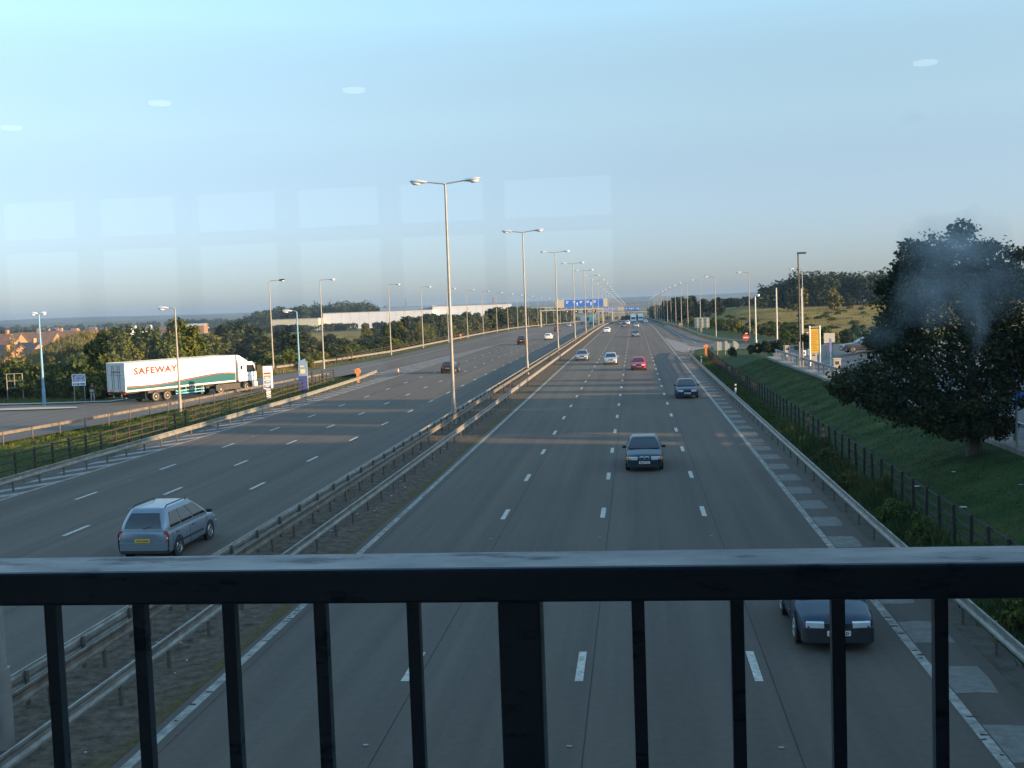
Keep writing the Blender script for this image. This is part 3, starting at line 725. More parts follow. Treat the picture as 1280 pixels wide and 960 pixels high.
def double_lamp():
    rt = empty('double_lamp_column', (0, 0, 0), 0, '', 'street lamp', 'double headed lamp columns on the central reservation')
    b = MB(); b.tube([(0, 0, -.3), (0, 0, 1.5)], .17, 12); b.tube([(0, 0, 1.5), (0, 0, 8), (0, 0, 16.0)], [.125, .10, .07], 12); b.build('column', M['lamp_grey'], rt, 40)
    for s_, l2 in ((-1, 'left'), (1, 'right')):
        b = MB(); b.tube([(0, 0, 15.85), (s_ * .1, 0, 16.02), (s_ * 1.35, 0, 16.18)], [.055, .05, .035], 8); o = b.build('arm', M['lamp_grey'], rt, 40)
        b = MB(); lamp_head(b, (s_ * 1.2, 0, 16.17), (s_, 0, .1), 1.15, .24); hd = b.build('lamp_head', M['lamp_head'], rt, 50)
        b = MB(); bowl(b, (s_ * 1.2, 0, 16.15), (s_, 0, .1), 1.15, .19); b.build('bowl', M['lamp_glass'], hd, 50)
    return rt
ORD = ['nearest', 'second', 'third', 'fourth', 'fifth', 'sixth', 'seventh', 'eighth']
dl = double_lamp(); first = True
k = 0; y = 75.7 - 53.4
while y < 1500:
    o = dl if k == 0 else copy_tree(dl)
    o.location = (-12.22 if k else -11.69, y if k else 19.36, float(Z0(y))); o.rotation_euler = (0, 0, R(random.uniform(-2, 2)))
    if k == 0: lb = 'lamp column in the bottom left corner, only its grey foot showing past the railing'
    elif k < 9: lb = '%s whole double headed lamp column on the central reservation from the bridge' % ORD[k - 1]
    else: lb = 'tiny distant double headed lamp column far along the central reservation'
    o['label'] = lb; y += 53.4; k += 1
for j in range(8):
    o = copy_tree(dl); x_ = -2 + j * 7.5; yy = 1530 + 18 * j; o.location = (x_, yy, Tz(x_, yy)); o.rotation_euler = (0, 0, R(-70)); o['label'] = 'tiny distant double headed lamp column where the motorway bends right'
def single_lamp(name, h, arm, colm, headm, group, headL=.85, base=(.11, .07), twin=False, hw=.17):
    rt = empty(name, (0, 0, 0), 0, '', 'street lamp', group)
    b = MB(); b.tube([(0, 0, -.4), (0, 0, 1.4)], base[0] * 1.3, 10); b.tube([(0, 0, 1.4), (0, 0, h)], [base[0], base[1] * .75], 10); b.build('column', colm, rt, 40)
    for s_ in ((1, -1) if twin else (1,)):
        if arm > .05:
            b = MB(); b.tube([(0, 0, h - .12), (s_ * .12, 0, h + .05), (s_ * arm, 0, h + .10)], [base[1] * .7, .04, .032], 8); b.build('arm', colm, rt, 40)
        b = MB(); lamp_head(b, (s_ * (arm - .05), 0, h + .08), (s_, 0, .06), headL, hw); hd = b.build('lamp_head', headm, rt, 50)
        b = MB(); bowl(b, (s_ * (arm - .05), 0, h + .07), (s_, 0, .06), headL, hw * .8); b.build('bowl', M['lamp_glass'], hd, 50)
    return rt
# left row (arms reach right over the road)
ll = single_lamp('lamp_column', 12.3, 1.35, M['lamp_grey'], M['lamp_head'], 'lamp columns along the left edge of the motorway')
LY = [154.5, 198.7, 229.8, 262, 293, 324, 357, 389, 421, 453, 485, 517, 549, 581, 613, 645]
for i, y in enumerate(LY):
    o = ll if i == 0 else copy_tree(ll); x_ = -42.9 if y < 420 else -42.9 + (y - 420) * .035
    o.location = (x_, y, float(Z0(y)) - .05)
    o['label'] = ('%s single headed lamp column along the left edge, counting from the white lorry cab' % ORD[i]) if i < 7 else 'thin distant single headed lamp column along the left edge of the motorway'
b_ = single_lamp('lamp_column', 12.3, 1.35, M['lamp_grey'], M['lamp_black'], None); b_.location = (-48.9, 150.8, 0); b_['label'] = 'tall grey lamp column with dark head just right of the white lorry cab'
# right row (arms reach left)
for i, (x_, y) in enumerate(((28.4, 198.2), (20.7, 210.4), (16.7, 239.6), (15.4, 271.3), (14.2, 308.5), (14.0, 345), (13.6, 380), (13.2, 415), (12.9, 450), (12.5, 485), (12.2, 520), (12, 556), (11.8, 592), (11.6, 628), (11.5, 664))):
    o = copy_tree(ll); o.location = (x_, y, Tz(x_, y)); o.rotation_euler = (0, 0, R(180)); o['group'] = 'lamp columns along the right edge of the motorway'
    o['label'] = ('%s single headed lamp column on the right edge, counting from the tall black column' % ORD[i]) if i < 6 else 'thin distant single headed lamp column along the right edge of the motorway'
sl = single_lamp('lamp_column', 8.6, .55, M['lamp_grey'], M['lamp_head'], None, .9); sl.location = (-37.9, 91.7, -.05); sl.rotation_euler = (0, 0, R(186)); sl['label'] = 'pale grey wide headed lamp column on the verge in front of the lorry trailer'
bl = single_lamp('blue_lamp_column', 8.5, .18, M['lamp_blue'], M['lamp_head'], None, .55, (.13, .1), True, .14); bl.location = (-55.9, 102.9, .1); bl.rotation_euler = (0, 0, R(14)); bl['label'] = 'pale blue lamp column with twin stubby heads on the kerb at the far left'
bl2 = single_lamp('blue_lamp_column', 8.0, .5, M['lamp_blue'], M['lamp_head'], None, .95, (.1, .08), False, .18); bl2.location = (-33.9, 112.9, 0); bl2.rotation_euler = (0, 0, R(190)); bl2['label'] = 'pale blue lamp column rising from the blue banner sign on the verge'
bk = empty('black_lamp_column', (17.6, 125.5, Tz(17.6, 125.5)), R(8), 'tall black lamp column with flat rectangular head beside the car park', 'street lamp')
b = MB(); b.tube([(0, 0, -.3), (0, 0, 11.2)], [.11, .08], 10); b.build('column', M['lamp_black'], bk, 40)
b = MB(); b.b2(-.08, .85, -.16, .16, 11.0, 11.2); bevel(b.build('lamp_head', M['lamp_black'], bk), .02)
wp = empty('white_column', (21.6, 178, Tz(21.6, 178)), 0, 'headless white column standing between the short lamp and the tall black lamp', 'column')
b = MB(); b.tube([(0, 0, -.3), (0, 0, 8.9)], [.13, .10], 12); b.build('shaft', M['lamp_white'], wp, 40); b = MB(); b.tube([(0, 0, 8.9), (0, 0, 9.02)], [.125, .09], 12); b.build('cap', M['lamp_grey'], wp, 40)
wp2 = copy_tree(wp); wp2.location = (27.2, 191, Tz(27.2, 191)); wp2['label'] = 'headless white column just right of the tall black lamp column'
sh = single_lamp('lamp_column', 8.0, .05, M['lamp_white'], M['lamp_head'], None, .7, (.13, .12), False, .2); sh.location = (18.0, 174, Tz(18, 174)); sh['label'] = 'short white lamp column with pale head behind the clipped shrubs'

# ------------------------------------------------------------------ vegetation
def leaf_cloud(lobes, n, size, seed, zmin=0.05, shell=.55, flat=1.0):
    rg = np.random.default_rng(seed); L = np.array(lobes, float)
    wgt = (L[:, 3] * L[:, 4] + L[:, 4] * L[:, 5] + L[:, 3] * L[:, 5]); wgt /= wgt.sum()
    k = rg.choice(len(L), n, p=wgt)
    d = rg.standard_normal((n, 3)); d /= np.linalg.norm(d, axis=1, keepdims=True)
    r = shell + (1 - shell) * rg.random(n) ** .7
    r *= 1 + .10 * rg.standard_normal(n) + .10 * np.sin(d[:, 0] * 7 + k) * np.cos(d[:, 2] * 6 + k * 2)
    P = L[k, :3] + d * L[k, 3:6] * r[:, None]
    keep = P[:, 2] > zmin; P = P[keep]; d = d[keep]; m = len(P)
    nrm = d * .7 + rg.standard_normal((m, 3)) * .6 + np.array([0, 0, .25]); nrm /= np.linalg.norm(nrm, axis=1, keepdims=True)
    a = np.cross(nrm, rg.standard_normal((m, 3))); a /= np.linalg.norm(a, axis=1, keepdims=True); bb = np.cross(nrm, a)
    s = size * (.6 + .8 * rg.random((m, 1)))
    V = np.stack([P - a * s, P - bb * s * .55 * flat, P + a * s + nrm * s * .25, P + bb * s * .55 * flat], 1).reshape(-1, 3)
    Q = np.arange(4 * m).reshape(m, 4)
    return V, Q
def lobe_crown(rx, ry, h, z0, nl, seed, top=.55):
    rg = np.random.default_rng(seed); L = [(0, 0, z0 + h * .5, rx * .62, ry * .62, h * .42)]
    for i in range(nl):
        a = rg.uniform(0, 6.283); t = rg.uniform(.08, .95); rad = math.sin(math.pi * min(1, t ** top * .92 + .06)) ** .8
        q = rg.uniform(.5, .8); sc = rg.uniform(.20, .38)
        L.append((math.cos(a) * rx * rad * q, math.sin(a) * ry * rad * q, z0 + h * t, rx * sc, ry * sc, h * sc * .7))
    for i in range(nl):                                     # small shoots that break the outline
        a = rg.uniform(0, 6.283); t = rg.uniform(.2, 1.0); rad = math.sin(math.pi * min(1, t ** top * .92 + .05)) ** .8
        L.append((math.cos(a) * rx * rad * .95, math.sin(a) * ry * rad * .95, z0 + h * t * 1.02, rx * .11, ry * .11, h * .10))
    return L
def trunk_mesh(h, r, seed, spread=1.6, limbs=6, z0=.35):
    rg = random.Random(seed); b = MB()
    b.tube([(0, 0, -.4), (.02 * h, 0, h * .3), (-.015 * h, .02 * h, h * .65), (0, 0, h * .92)], [r * 1.25, r * .9, r * .55, r * .15], 8)
    for i in range(limbs):
        a = i * 2.4 + rg.uniform(-.4, .4); zz = h * (z0 + .5 * i / limbs); e = spread * rg.uniform(.6, 1)
        b.tube([(0, 0, zz), (math.cos(a) * e * .45, math.sin(a) * e * .45, zz + h * .1), (math.cos(a) * e, math.sin(a) * e, zz + h * .24)], [r * .5, r * .3, r * .1], 6)
    return b.mesh('trunk')
PROTO = {}
def proto(kind, rx, ry, h, z0, nl, n, size, seed, m, tr=.12, stems=False):
    V, Q = leaf_cloud(lobe_crown(rx, ry, h, z0, nl, seed), n, size, seed)
    me = np_mesh('crown', V, quads=Q); me.materials.append(m)
    tm = trunk_mesh(z0 + h * .85, tr, seed, rx * .6); tm.materials.append(M['bark'])
    PROTO[kind] = (me, tm)
proto('tree_a', 3.0, 3.0, 6.2, 1.0, 16, 5200, .21, 21, M['leaf_green'])
proto('tree_b', 2.6, 2.7, 6.8, 1.1, 15, 5000, .20, 22, M['leaf_olive'])
proto('tree_c', 3.3, 3.1, 5.6, .8, 17, 5200, .22, 23, M['leaf_green'])
proto('bush_a', 2.2, 2.2, 2.8, .1, 12, 2600, .17, 24, M['leaf_green'], .07)
proto('bush_b', 2.4, 2.0, 2.4, .1, 12, 2600, .16, 25, M['leaf_olive'], .07)
proto('far_a', 3.4, 3.4, 6.6, .6, 14, 1500, .42, 26, M['leaf_far'], .16)
proto('far_b', 3.8, 3.6, 6.0, .5, 14, 1500, .44, 27, M['leaf_olive'], .16)
proto('shrub', .95, .95, 1.25, .05, 9, 1500, .085, 28, M['leaf_hedge'], .05)
proto('bare', 1.5, 1.5, 4.2, 1.2, 10, 500, .13, 29, M['grass_dry'], .10)
def plant(kind, x, y, s, label, group=None, name='tree', cat='tree', rz=None, sz=None, z=None):
    rt = empty(name, (x, y, (Tz(x, y) if z is None else z) - .05), random.uniform(0, 6.28) if rz is None else rz, label, cat, group)
    rt.scale = (s * random.uniform(.92, 1.08), s * random.uniform(.92, 1.08), s if sz is None else sz)
    me, tm = PROTO[kind]
    link('crown', me, rt); link('trunk', tm, rt)
    return rt
def link_nomat(name, me, parent):
    o = D.objects.new(name, me); COL.objects.link(o); o.parent = parent; KIDS.setdefault(parent.name, []).append(o); return o
def plant(kind, x, y, s, label, group=None, name='tree', cat='tree', rz=None, sz=None, z=None):
    rt = empty(name, (x, y, (Tz(x, y) if z is None else z) - .05), random.uniform(0, 6.28) if rz is None else rz, label, cat, group)
    rt.scale = (s * random.uniform(.92, 1.08), s * random.uniform(.92, 1.08), s if sz is None else sz)
    me, tm = PROTO[kind]
    link_nomat('crown', me, rt); link_nomat('trunk', tm, rt)
    return rt
# thicket behind the lorry
G1 = 'trees of the thicket behind the lorry and the sign board'
TH = [(-66.5, 117, 'bare', 1.0), (-68.5, 119, 'bare', .8)]
rg0 = random.Random(12)
for i in range(16):
    t = i / 15; x_ = -66 + 17.5 * t; TH.append((x_ + rg0.uniform(-.4, .4), 113.5 - 2.5 * math.sin(t * 3.1) + 4 * max(0, t - .8) * 5 + rg0.uniform(-.5, .5), rg0.choice(['bush_a', 'bush_b']), rg0.uniform(1.0, 1.45)))
for i in range(13):
    t = i / 12; x_ = -66 + 16.5 * t; TH.append((x_ + rg0.uniform(-.5, .5), 117 + rg0.uniform(-1, 1) + 3.5 * max(0, t - .7) * 3, rg0.choice(['tree_a', 'tree_b', 'tree_c']), rg0.uniform(.60, .74) * (.72 + .28 * math.sin(min(1, t * 1.6) * 1.57))))
for i in range(12):
    t = i / 11; x_ = -70 + 21 * t; TH.append((x_ + rg0.uniform(-.5, .5), 122.5 + rg0.uniform(-1, 1.5), rg0.choice(['tree_a', 'tree_c', 'tree_c']), rg0.uniform(.66, .84) * (.62 + .38 * math.sin(min(1, t * 1.5) * 1.57))))
for x, y, k, s in TH:
    s *= .52 + .48 * float(sm((x + 66.5) / 11)) if k[0] == 't' else 1
    plant(k, x, y, s * 1.25 if k[0] == 't' else s, ('sparse pale brown sapling with bare stems at the far left edge' if k == 'bare' else 'leafy green tree packed in the thicket behind the lorry' if k[0] == 't' else 'low leafy bush at the foot of the thicket behind the lorry'), 'bare saplings at the far left edge' if k == 'bare' else G1 if k[0] == 't' else 'bushes at the foot of the thicket', 'sapling' if k == 'bare' else 'tree' if k[0] == 't' else 'bush', 'tree' if k[0] != 'b' or k == 'bare' else 'bush', sz=s * (1.22 if k[0] == 't' else 1.0))
# trees beyond the mound, then the long belt along the far left barrier
G2 = 'trees beyond the grassy mound right of the lorry'
for px, dep, k, s in ((262, 190, 'far_b', 1.0), (280, 200, 'far_a', 1.15), (300, 215, 'far_a', 1.25), (318, 205, 'far_a', 1.0), (332, 190, 'far_b', .85), (350, 200, 'far_a', .85), (366, 190, 'far_a', .75), (384, 195, 'far_a', .8), (398, 185, 'far_b', .62), (250, 215, 'far_a', 1.0), (415, 200, 'far_a', .7), (430, 205, 'far_b', .62), (360, 175, 'bush_a', 1.1), (392, 176, 'bush_b', 1.1), (335, 172, 'bush_a', 1.0)):
    p = at(px, 430, dep); plant(k, p.x, p.y, s * 1.15, 'dark bushy tree beyond the grassy mound to the right of the lorry', G2, sz=s * .74)
G3 = 'trees of the belt along the left edge of the motorway'
rg = random.Random(5)
y = 176
while y < 700:
    for row in range(2):
        x_ = -46.5 - row * 5 - rg.uniform(0, 3) + max(0, (y - 420) * .03); k = rg.choice(['far_a', 'far_b', 'far_a', 'tree_a', 'tree_b']) if y < 300 else rg.choice(['far_a', 'far_b'])
        hs_ = .40 if y < 225 else .62 if y < 262 else .80 if y < 420 else 1.05
        plant(k, x_, y + rg.uniform(-1.5, 1.5), max(.6, hs_) * rg.uniform(.95, 1.25), 'bushy tree in the belt behind the far left crash barrier', G3, sz=hs_ * rg.uniform(.8, 1.05))
    y += 5.2 if y < 300 else 8 if y < 480 else 13
for i in range(26):
    y = 158 + i * 5.5; x_ = -46.2 - rg.uniform(0, 2.5); plant(rg.choice(['bush_a', 'bush_b']), x_, y, rg.uniform(.5, .8), 'low bush on the bank behind the far left crash barrier', 'bushes behind the far left barrier', 'bush', 'bush')
# right: hedge between slip road and meadow, dark clump by the road, lone trees, shrubs
for i in range(30):
    t = i / 29; x_ = 19.5 + 9 * (1 - t) ** 2 + rg.uniform(-1, 2.5) - 3 * t; y = 208 + 190 * t
    plant(rg.choice(['bush_a', 'bush_b', 'bush_a']), x_, y, rg.uniform(.6, 1.05), 'bush in the rough hedge between the right slip road and the golden meadow', 'bushes of the hedge by the right slip road', 'bush', 'bush')
for i, (x_, y, s) in enumerate(((18, 480, 1.1), (22, 470, 1.2), (20, 510, 1.35), (17, 530, 1.2), (25, 500, 1.3), (19, 560, 1.4), (16.5, 600, 1.3), (28, 470, 1.0), (33, 460, .9))):
    plant('far_a', x_, y, s, 'dark tree in the clump beside the distant right edge of the motorway', 'trees of the dark clump by the distant right edge')
for px, py, dep, k, s, lb in ((1041, 385, 400, 'far_b', 1.0, 'lone round tree standing in the golden meadow before the wood'), (1060, 383, 410, 'far_a', .7, 'smaller lone tree right of the round tree in the meadow'), (1000, 388, 395, 'far_b', 1.2, 'broad tree at the meadow edge behind the black lamp column'), (985, 388, 405, 'far_a', 1.0, 'dark tree at the meadow edge left of the black lamp column')):
    p = at(px, py, dep); plant(k, p.x, p.y, s, lb)
for i, (x_, y, s) in enumerate(((15.6, 148, 1.0), (16.5, 147.5, 1.15), (17.4, 148, 1.1), (18.3, 147.5, 1.15), (14.9, 150, .9), (19.1, 148.5, 1.05))):
    plant('shrub', x_, y, s, 'clipped round shrub in the row at the end of the grass bank', 'clipped shrubs in the row at the end of the grass bank', 'shrub', 'shrub')
plant('shrub', 12.3, 149, .9, 'lone clipped shrub on the grass left of the shrub row', None, 'shrub', 'shrub')
for x_, y in ((20.2, 140), (21.2, 139.6), (22.4, 142), (25.5, 143)):
    plant('shrub', x_, y, 1.3, 'rounded evergreen shrub behind the car park posts', 'evergreen shrubs behind the car park posts', 'shrub', 'shrub')
for x_, y, s in ((24, 186, .8), (30, 186, .9), (36, 190, 1.0), (33, 182, .7)):
    plant('bush_a', x_, y, s, 'dense bush at the near edge of the meadow behind the car park', 'bushes behind the car park', 'bush', 'bush')
for i in range(8):
    plant(rg.choice(['bush_a', 'bush_b']), 8.2 + rg.uniform(0, 1.0), 26 + i * 4.4 + rg.uniform(-1.5, 1.5), rg.uniform(.18, .36), 'low shaggy bush in the rough grass between the right barrier and the wooden fence', 'low bushes behind the right barrier', 'bush', 'bush', sz=rg.uniform(.25, .42))
# the big dark tree on the bank
bt = empty('big_tree', (13.7, 48.6, Tz(13.7, 48.6)), 0, 'big dark spreading tree on the right grass bank, its branches nearly touching the ground', 'tree')
LB = [(-.2, -.2, 1.25, 1.5, 1.3, .75), (-.8, 0, 5.2, 2.8, 2.8, 3.2), (-.8, .2, 7.9, 1.6, 1.5, 1.3), (1.9, .3, 5.6, 2.2, 2.0, 2.5), (2.6, .3, 3.9, 1.7, 1.7, 1.2), (-3.3, 0, 3.1, 1.8, 1.9, 1.15), (-4.7, 0, 3.1, 1.1, 1.2, .65), (-2.5, -.3, 2.1, 1.8, 1.8, .95),
      (-1.0, -.5, 1.6, 1.5, 1.4, .85), (.5, -.4, 2.3, 1.5, 1.4, 1.0), (.9, .2, 7.6, 1.2, 1.2, 1.1), (-2.7, .1, 6.2, 1.1, 1.2, 1.2), (-2.9, 0, 4.8, 1.0, 1.1, .9), (-2.3, .1, 8.1, .55, .6, .55), (-2.7, .1, 7.6, .4, .4, .4), (-5.3, .1, 2.9, .55, .6, .35), (-.3, .1, 9.1, .6, .6, .5), (3.4, .3, 6.4, 1.0, 1.0, 1.2)]
rgb = np.random.default_rng(4)
for i in range(120):
    d = rgb.standard_normal(3); d /= np.linalg.norm(d); q = LB[rgb.integers(0, 14)]; s_ = rgb.uniform(.18, .55)
    LB.append((q[0] + d[0] * q[3], q[1] + d[1] * q[4], q[2] + d[2] * q[5], s_, s_, s_ * .7))
V, Q = leaf_cloud(LB, 60000, .086, 3, zmin=.45, shell=.42); me = np_mesh('crown', V, quads=Q); me.materials.append(M['leaf_dark']); link_nomat('crown', me, bt)
tm = trunk_mesh(7.6, .26, 9, 2.6, 10, .16); tm.materials.append(M['bark']); link_nomat('trunk', tm, bt)
V, Q = leaf_cloud(lobe_crown(3.6, 3.6, 9.0, 1.4, 18, 77), 12000, .17, 77); PROTO['big'] = (np_mesh('crown', V, quads=Q), trunk_mesh(8.8, .22, 77, 2.2)); PROTO['big'][0].materials.append(M['leaf_dark']); PROTO['big'][1].materials.append(M['bark'])
for x_, y, s in ((24.6, 62, .92), (46, 66, 1.1), (50, 72, 1.05), (45, 77.5, 1.0), (52, 60, 1.1), (34, 82, .6), (35, 90, .58), (37, 97, .6), (39, 104, .55), (30, 53, .45), (30.6, 57, .42), (31.4, 61, .45), (32, 65, .42)):  # all but the first are unseen, added to shade the near lanes
    plant('big', x_, y, s, 'dark tree at the right edge of view behind the big tree' if x_ < 30 else 'unseen dark tree added beyond the right edge of view for its shade', None if x_ < 30 else 'unseen trees added to shade the road')
# far woods: masses nobody could count
def wood(name, px0, px1, dep0, dep1, h, n, seed, label_mat, zoff=0, prof=None):
    rg = np.random.default_rng(seed); L = []
    for i in range(n):
        px = rg.uniform(px0, px1); dep = rg.uniform(dep0, dep1); p = at(px, 400, dep); z = Tz(p.x, p.y)
        f = prof(px) if prof else 1; hh = h * f * rg.uniform(.8, 1.1); r = hh * rg.uniform(.38, .55)
        L.append((p.x, p.y, z + hh * .5 + zoff, r, r, hh * .5)); 
        for _ in range(3):
            a = rg.uniform(0, 6.28); L.append((p.x + math.cos(a) * r * .7, p.y + math.sin(a) * r * .7, z + hh * rg.uniform(.55, .95) + zoff, r * .42, r * .42, hh * .2))
    V, Q = leaf_cloud(L, n * 330, .034 * h + .25, seed, zmin=-20, shell=.75)
    return tag(link(name, np_mesh(name, V, quads=Q), None, label_mat), kind='stuff')
wood('far_wood', 945, 1300, 455, 540, 12.5, 150, 41, M['leaf_far'], prof=lambda p: .55 + .45 * float(sm((p - 940) / 70)))
wood('far_wood', 285, 490, 1000, 1150, 19, 180, 42, M['leaf_far'], zoff=1.5, prof=lambda p: .45 + .55 * float(sm((p - 285) / 70)) * float(1 - .5 * sm((p - 455) / 40)))
wood('far_wood', 870, 950, 560, 640, 4.2, 40, 43, M['leaf_far'])
wood('far_wood', 322, 640, 690, 720, 4.3, 140, 44, M['leaf_far'])
wood('far_wood', -60, 330, 1950, 2200, 13, 170, 45, M['leaf_far'])
wood('far_wood', -60, 330, 950, 1800, 5.5, 150, 49, M['leaf_far'])
wood('far_wood', -40, 60, 560, 640, 6.5, 26, 46, M['leaf_far'])
wood('far_wood', 640, 800, 800, 1100, 8, 50, 47, M['leaf_far'], prof=lambda p: .9 if p < 700 else .35)
wood('far_wood', 815, 850, 700, 900, 9, 20, 48, M['leaf_far'])
# grass: verges, bank foot, mound
def blades(name, area, n, hmin, hmax, m, seed, lean=.5, cl=1.0, wd=.012):
    rg = np.random.default_rng(seed); X0, X1, Y0, Y1 = area[:4]; f = area[4] if len(area) > 4 else None
    nc = max(1, int(n / 14)); cx = rg.uniform(X0, X1, nc); cy = rg.uniform(Y0, Y1, nc)
    x = (cx[:, None] + rg.normal(0, .16 * cl, (nc, 14))).ravel(); y = (cy[:, None] + rg.normal(0, .16 * cl, (nc, 14))).ravel()
    hs_ = np.repeat(rg.uniform(hmin, hmax, nc), 14) * rg.uniform(.6, 1.1, nc * 14)
    if f is not None: k = f(x, y); x, y, hs_ = x[k], y[k], hs_[k]
    z = T(x, y) - .06; a = rg.uniform(0, 6.28, len(x)); l = rg.normal(0, lean, (len(x), 2)) * hs_[:, None] * .5
    wv = np.stack([np.cos(a), np.sin(a)], -1) * (wd + hs_[:, None] * .02)
    b0 = np.stack([x - wv[:, 0], y - wv[:, 1], z], -1); b1 = np.stack([x + wv[:, 0], y + wv[:, 1], z], -1); t = np.stack([x + l[:, 0], y + l[:, 1], z + hs_], -1)
    V = np.stack([b0, b1, t], 1).reshape(-1, 3); F = np.arange(len(V)).reshape(-1, 3)
    return tag(link(name, np_mesh(name, V, tris=F), None, m), kind='stuff')
blades('rough_grass', (7.9, 9.6, 22, 160), 24000, .12, .38, M['grass'], 1, .7)
blades('tall_weeds', (8.2, 9.4, 26, 70), 2600, .4, .85, M['grass'], 2, .9)
M['grass_verge'] = leaf_mat('verge_grass_blades', (.025, .055, .010), (.06, .10, .018), (.20, .17, .04), trans=.3, patch=.4)
blades('verge_grass', (-41, -30.2, 44, 132, lambda x, y: (x > np.interp(y, [44, 70, 90, 100, 112, 128, 134], [-46, -40.9, -38.6, -37.8, -37.3, -36.2, -34.5])) & (x < np.interp(y, [44, 95, 120, 134], [-29.6, -29.6, -30.2, -31.5]))), 60000, .10, .32, M['grass_verge'], 3, .6)
blades('verge_grass', (-80, -47.5, 104, 132, lambda x, y: (y > np.interp(x, [-95, -58, -50, -48], [109.2, 105, 105.5, 113]))), 30000, .15, .45, M['grass_verge'], 4, .5)
blades('dry_grass', (-72, -46, 125, 172, lambda x, y: x < np.interp(y, [120, 128, 150, 172], [-48.4, -48.2, -46, -44])), 30000, .25, .75, M['grass_dry'], 5, .5, 1.6, .02)
blades('bank_grass', (9.9, 14.6, 24, 128), 90000, .04, .10, M['grass'], 6, .8, 1.5, .01)
blades('median_weeds', (-10.3, -9.4, 14, 150), 9000, .03, .12, M['grass_dry'], 7, 1.0, 1.3)
blades('median_weeds', (-12.9, -10.3, 14, 150), 5000, .03, .14, M['grass_dry'], 17, 1.0, 1.3)
blades('meadow_tufts', (30, 140, 215, 440), 9000, .15, .4, M['grass_meadow'], 8, .8, 5, .12)
for i in range(32):
    if i < 24: k_ = i / 23; px_, py_ = 905 + 175 * k_ + rg.uniform(-6, 6), 392 + 14 * k_ * (1 - k_) * 2 + 8 * math.sin(k_ * 5) + rg.uniform(-2, 2)
    else: px_, py_ = rg.uniform(1000, 1100), rg.uniform(391, 412)
    d_ = at(px_, py_, 1) - Vector((0, 0, CAMH)); t_ = 250
    for it in range(40):
        p_ = Vector((0, 0, CAMH)) + d_ * t_; t_ += (p_.z - Tz(p_.x, p_.y)) / max(.012, -d_.z) * .5; t_ = min(max(t_, 190), 450)
    plant(rg.choice(['bush_a', 'bush_b']), p_.x, p_.y, rg.uniform(.5, 1.0), 'low dark scrub bush scattered in the golden meadow', 'scrub bushes in the meadow', 'bush', 'bush', sz=rg.uniform(.2, .4))

# ------------------------------------------------------------------ vehicles
def text_mesh(txt, width, height, flip=False):
    cu = D.curves.new('lettering', 'FONT'); cu.body = txt; cu.size = 1; cu.resolution_u = 3; cu.space_character = 1.12; cu.offset = .048
    o = D.objects.new('lettering', cu); COL.objects.link(o)
    bpy.context.view_layer.update(); dg = bpy.context.evaluated_depsgraph_get()
    me = D.meshes.new_from_object(o.evaluated_get(dg)); D.objects.remove(o); D.curves.remove(cu)
    co = np.zeros(len(me.vertices) * 3, np.float32); me.vertices.foreach_get('co', co); co = co.reshape(-1, 3)
    mn, mx = co.min(0), co.max(0); co[:, 0] = (co[:, 0] - mn[0]) / (mx[0] - mn[0]) * width - width / 2; co[:, 1] = (co[:, 1] - mn[1]) / (mx[1] - mn[1]) * height - height / 2; co[:, 2] = 0
    me.vertices.foreach_set('co', co.ravel()); me.update(); me.name = 'lettering'
    return me
def wheel(parent, x, y, r, wd, rimm, side, name='wheel', z=None):
    """tyre on the axle at x, rim as sub-part on its outer face"""
    z = r if z is None else z
    b = MB(); rings = []; n = 24
    for dx, rr in ((-wd / 2, r * .80), (-wd / 2 * .9, r * .96), (-wd * .25, r), (wd * .25, r), (wd / 2 * .9, r * .96), (wd / 2, r * .80), (wd / 2 * .8, r * .66)):
        rings.append([(x + dx * side, y + rr * math.cos(k * 2 * math.pi / n), z + rr * math.sin(k * 2 * math.pi / n)) for k in range(n)])
    b.loft(rings); t = b.build(name, M['rubber'], parent, 35)
    b = MB(); xo = x + side * (wd / 2 * .82)
    rings = []
    for dx, rr in ((-.05, .67), (0.0, .66), (.015, .60), (-.02, .52), (-.03, .22), (.03, .18), (.035, .02)):
        rings.append([(xo + dx * side, y + rr * r * math.cos(k * 2 * math.pi / n), z + rr * r * math.sin(k * 2 * math.pi / n)) for k in range(n)])
    b.loft(rings); b.build('rim', rimm, t, 35)
    b = MB()
    for k in range(5):
        a = k * 2 * math.pi / 5; ca_, sa_ = math.cos(a), math.sin(a)
        b.box((xo + .012 * side, y + ca_ * r * .4, z + sa_ * r * .4), (.02, r * .10, r * .30), 0, a - math.pi / 2)
    b.build('spokes', M['black'] if rimm is M['rim_steel'] else rimm, t)
    return t
def rrect(y0, y1, w, z, r, n=5):
    pts = []
    for cx, cy, a0 in ((w - r, y1 - r, 0), (-(w - r), y1 - r, 90), (-(w - r), y0 + r, 180), (w - r, y0 + r, 270)):
        for i in range(n + 1):
            a = R(a0 + 90 * i / n); pts.append((cx + r * math.cos(a), cy + r * math.sin(a), z))
    return pts
PAINTS = {}
def paint(name, col, metal=.35):
    if name not in PAINTS: PAINTS[name] = mat(name, col, .33, metal, var=.04, scale=.6, coat=.25, spec=.4)
    return PAINTS[name]
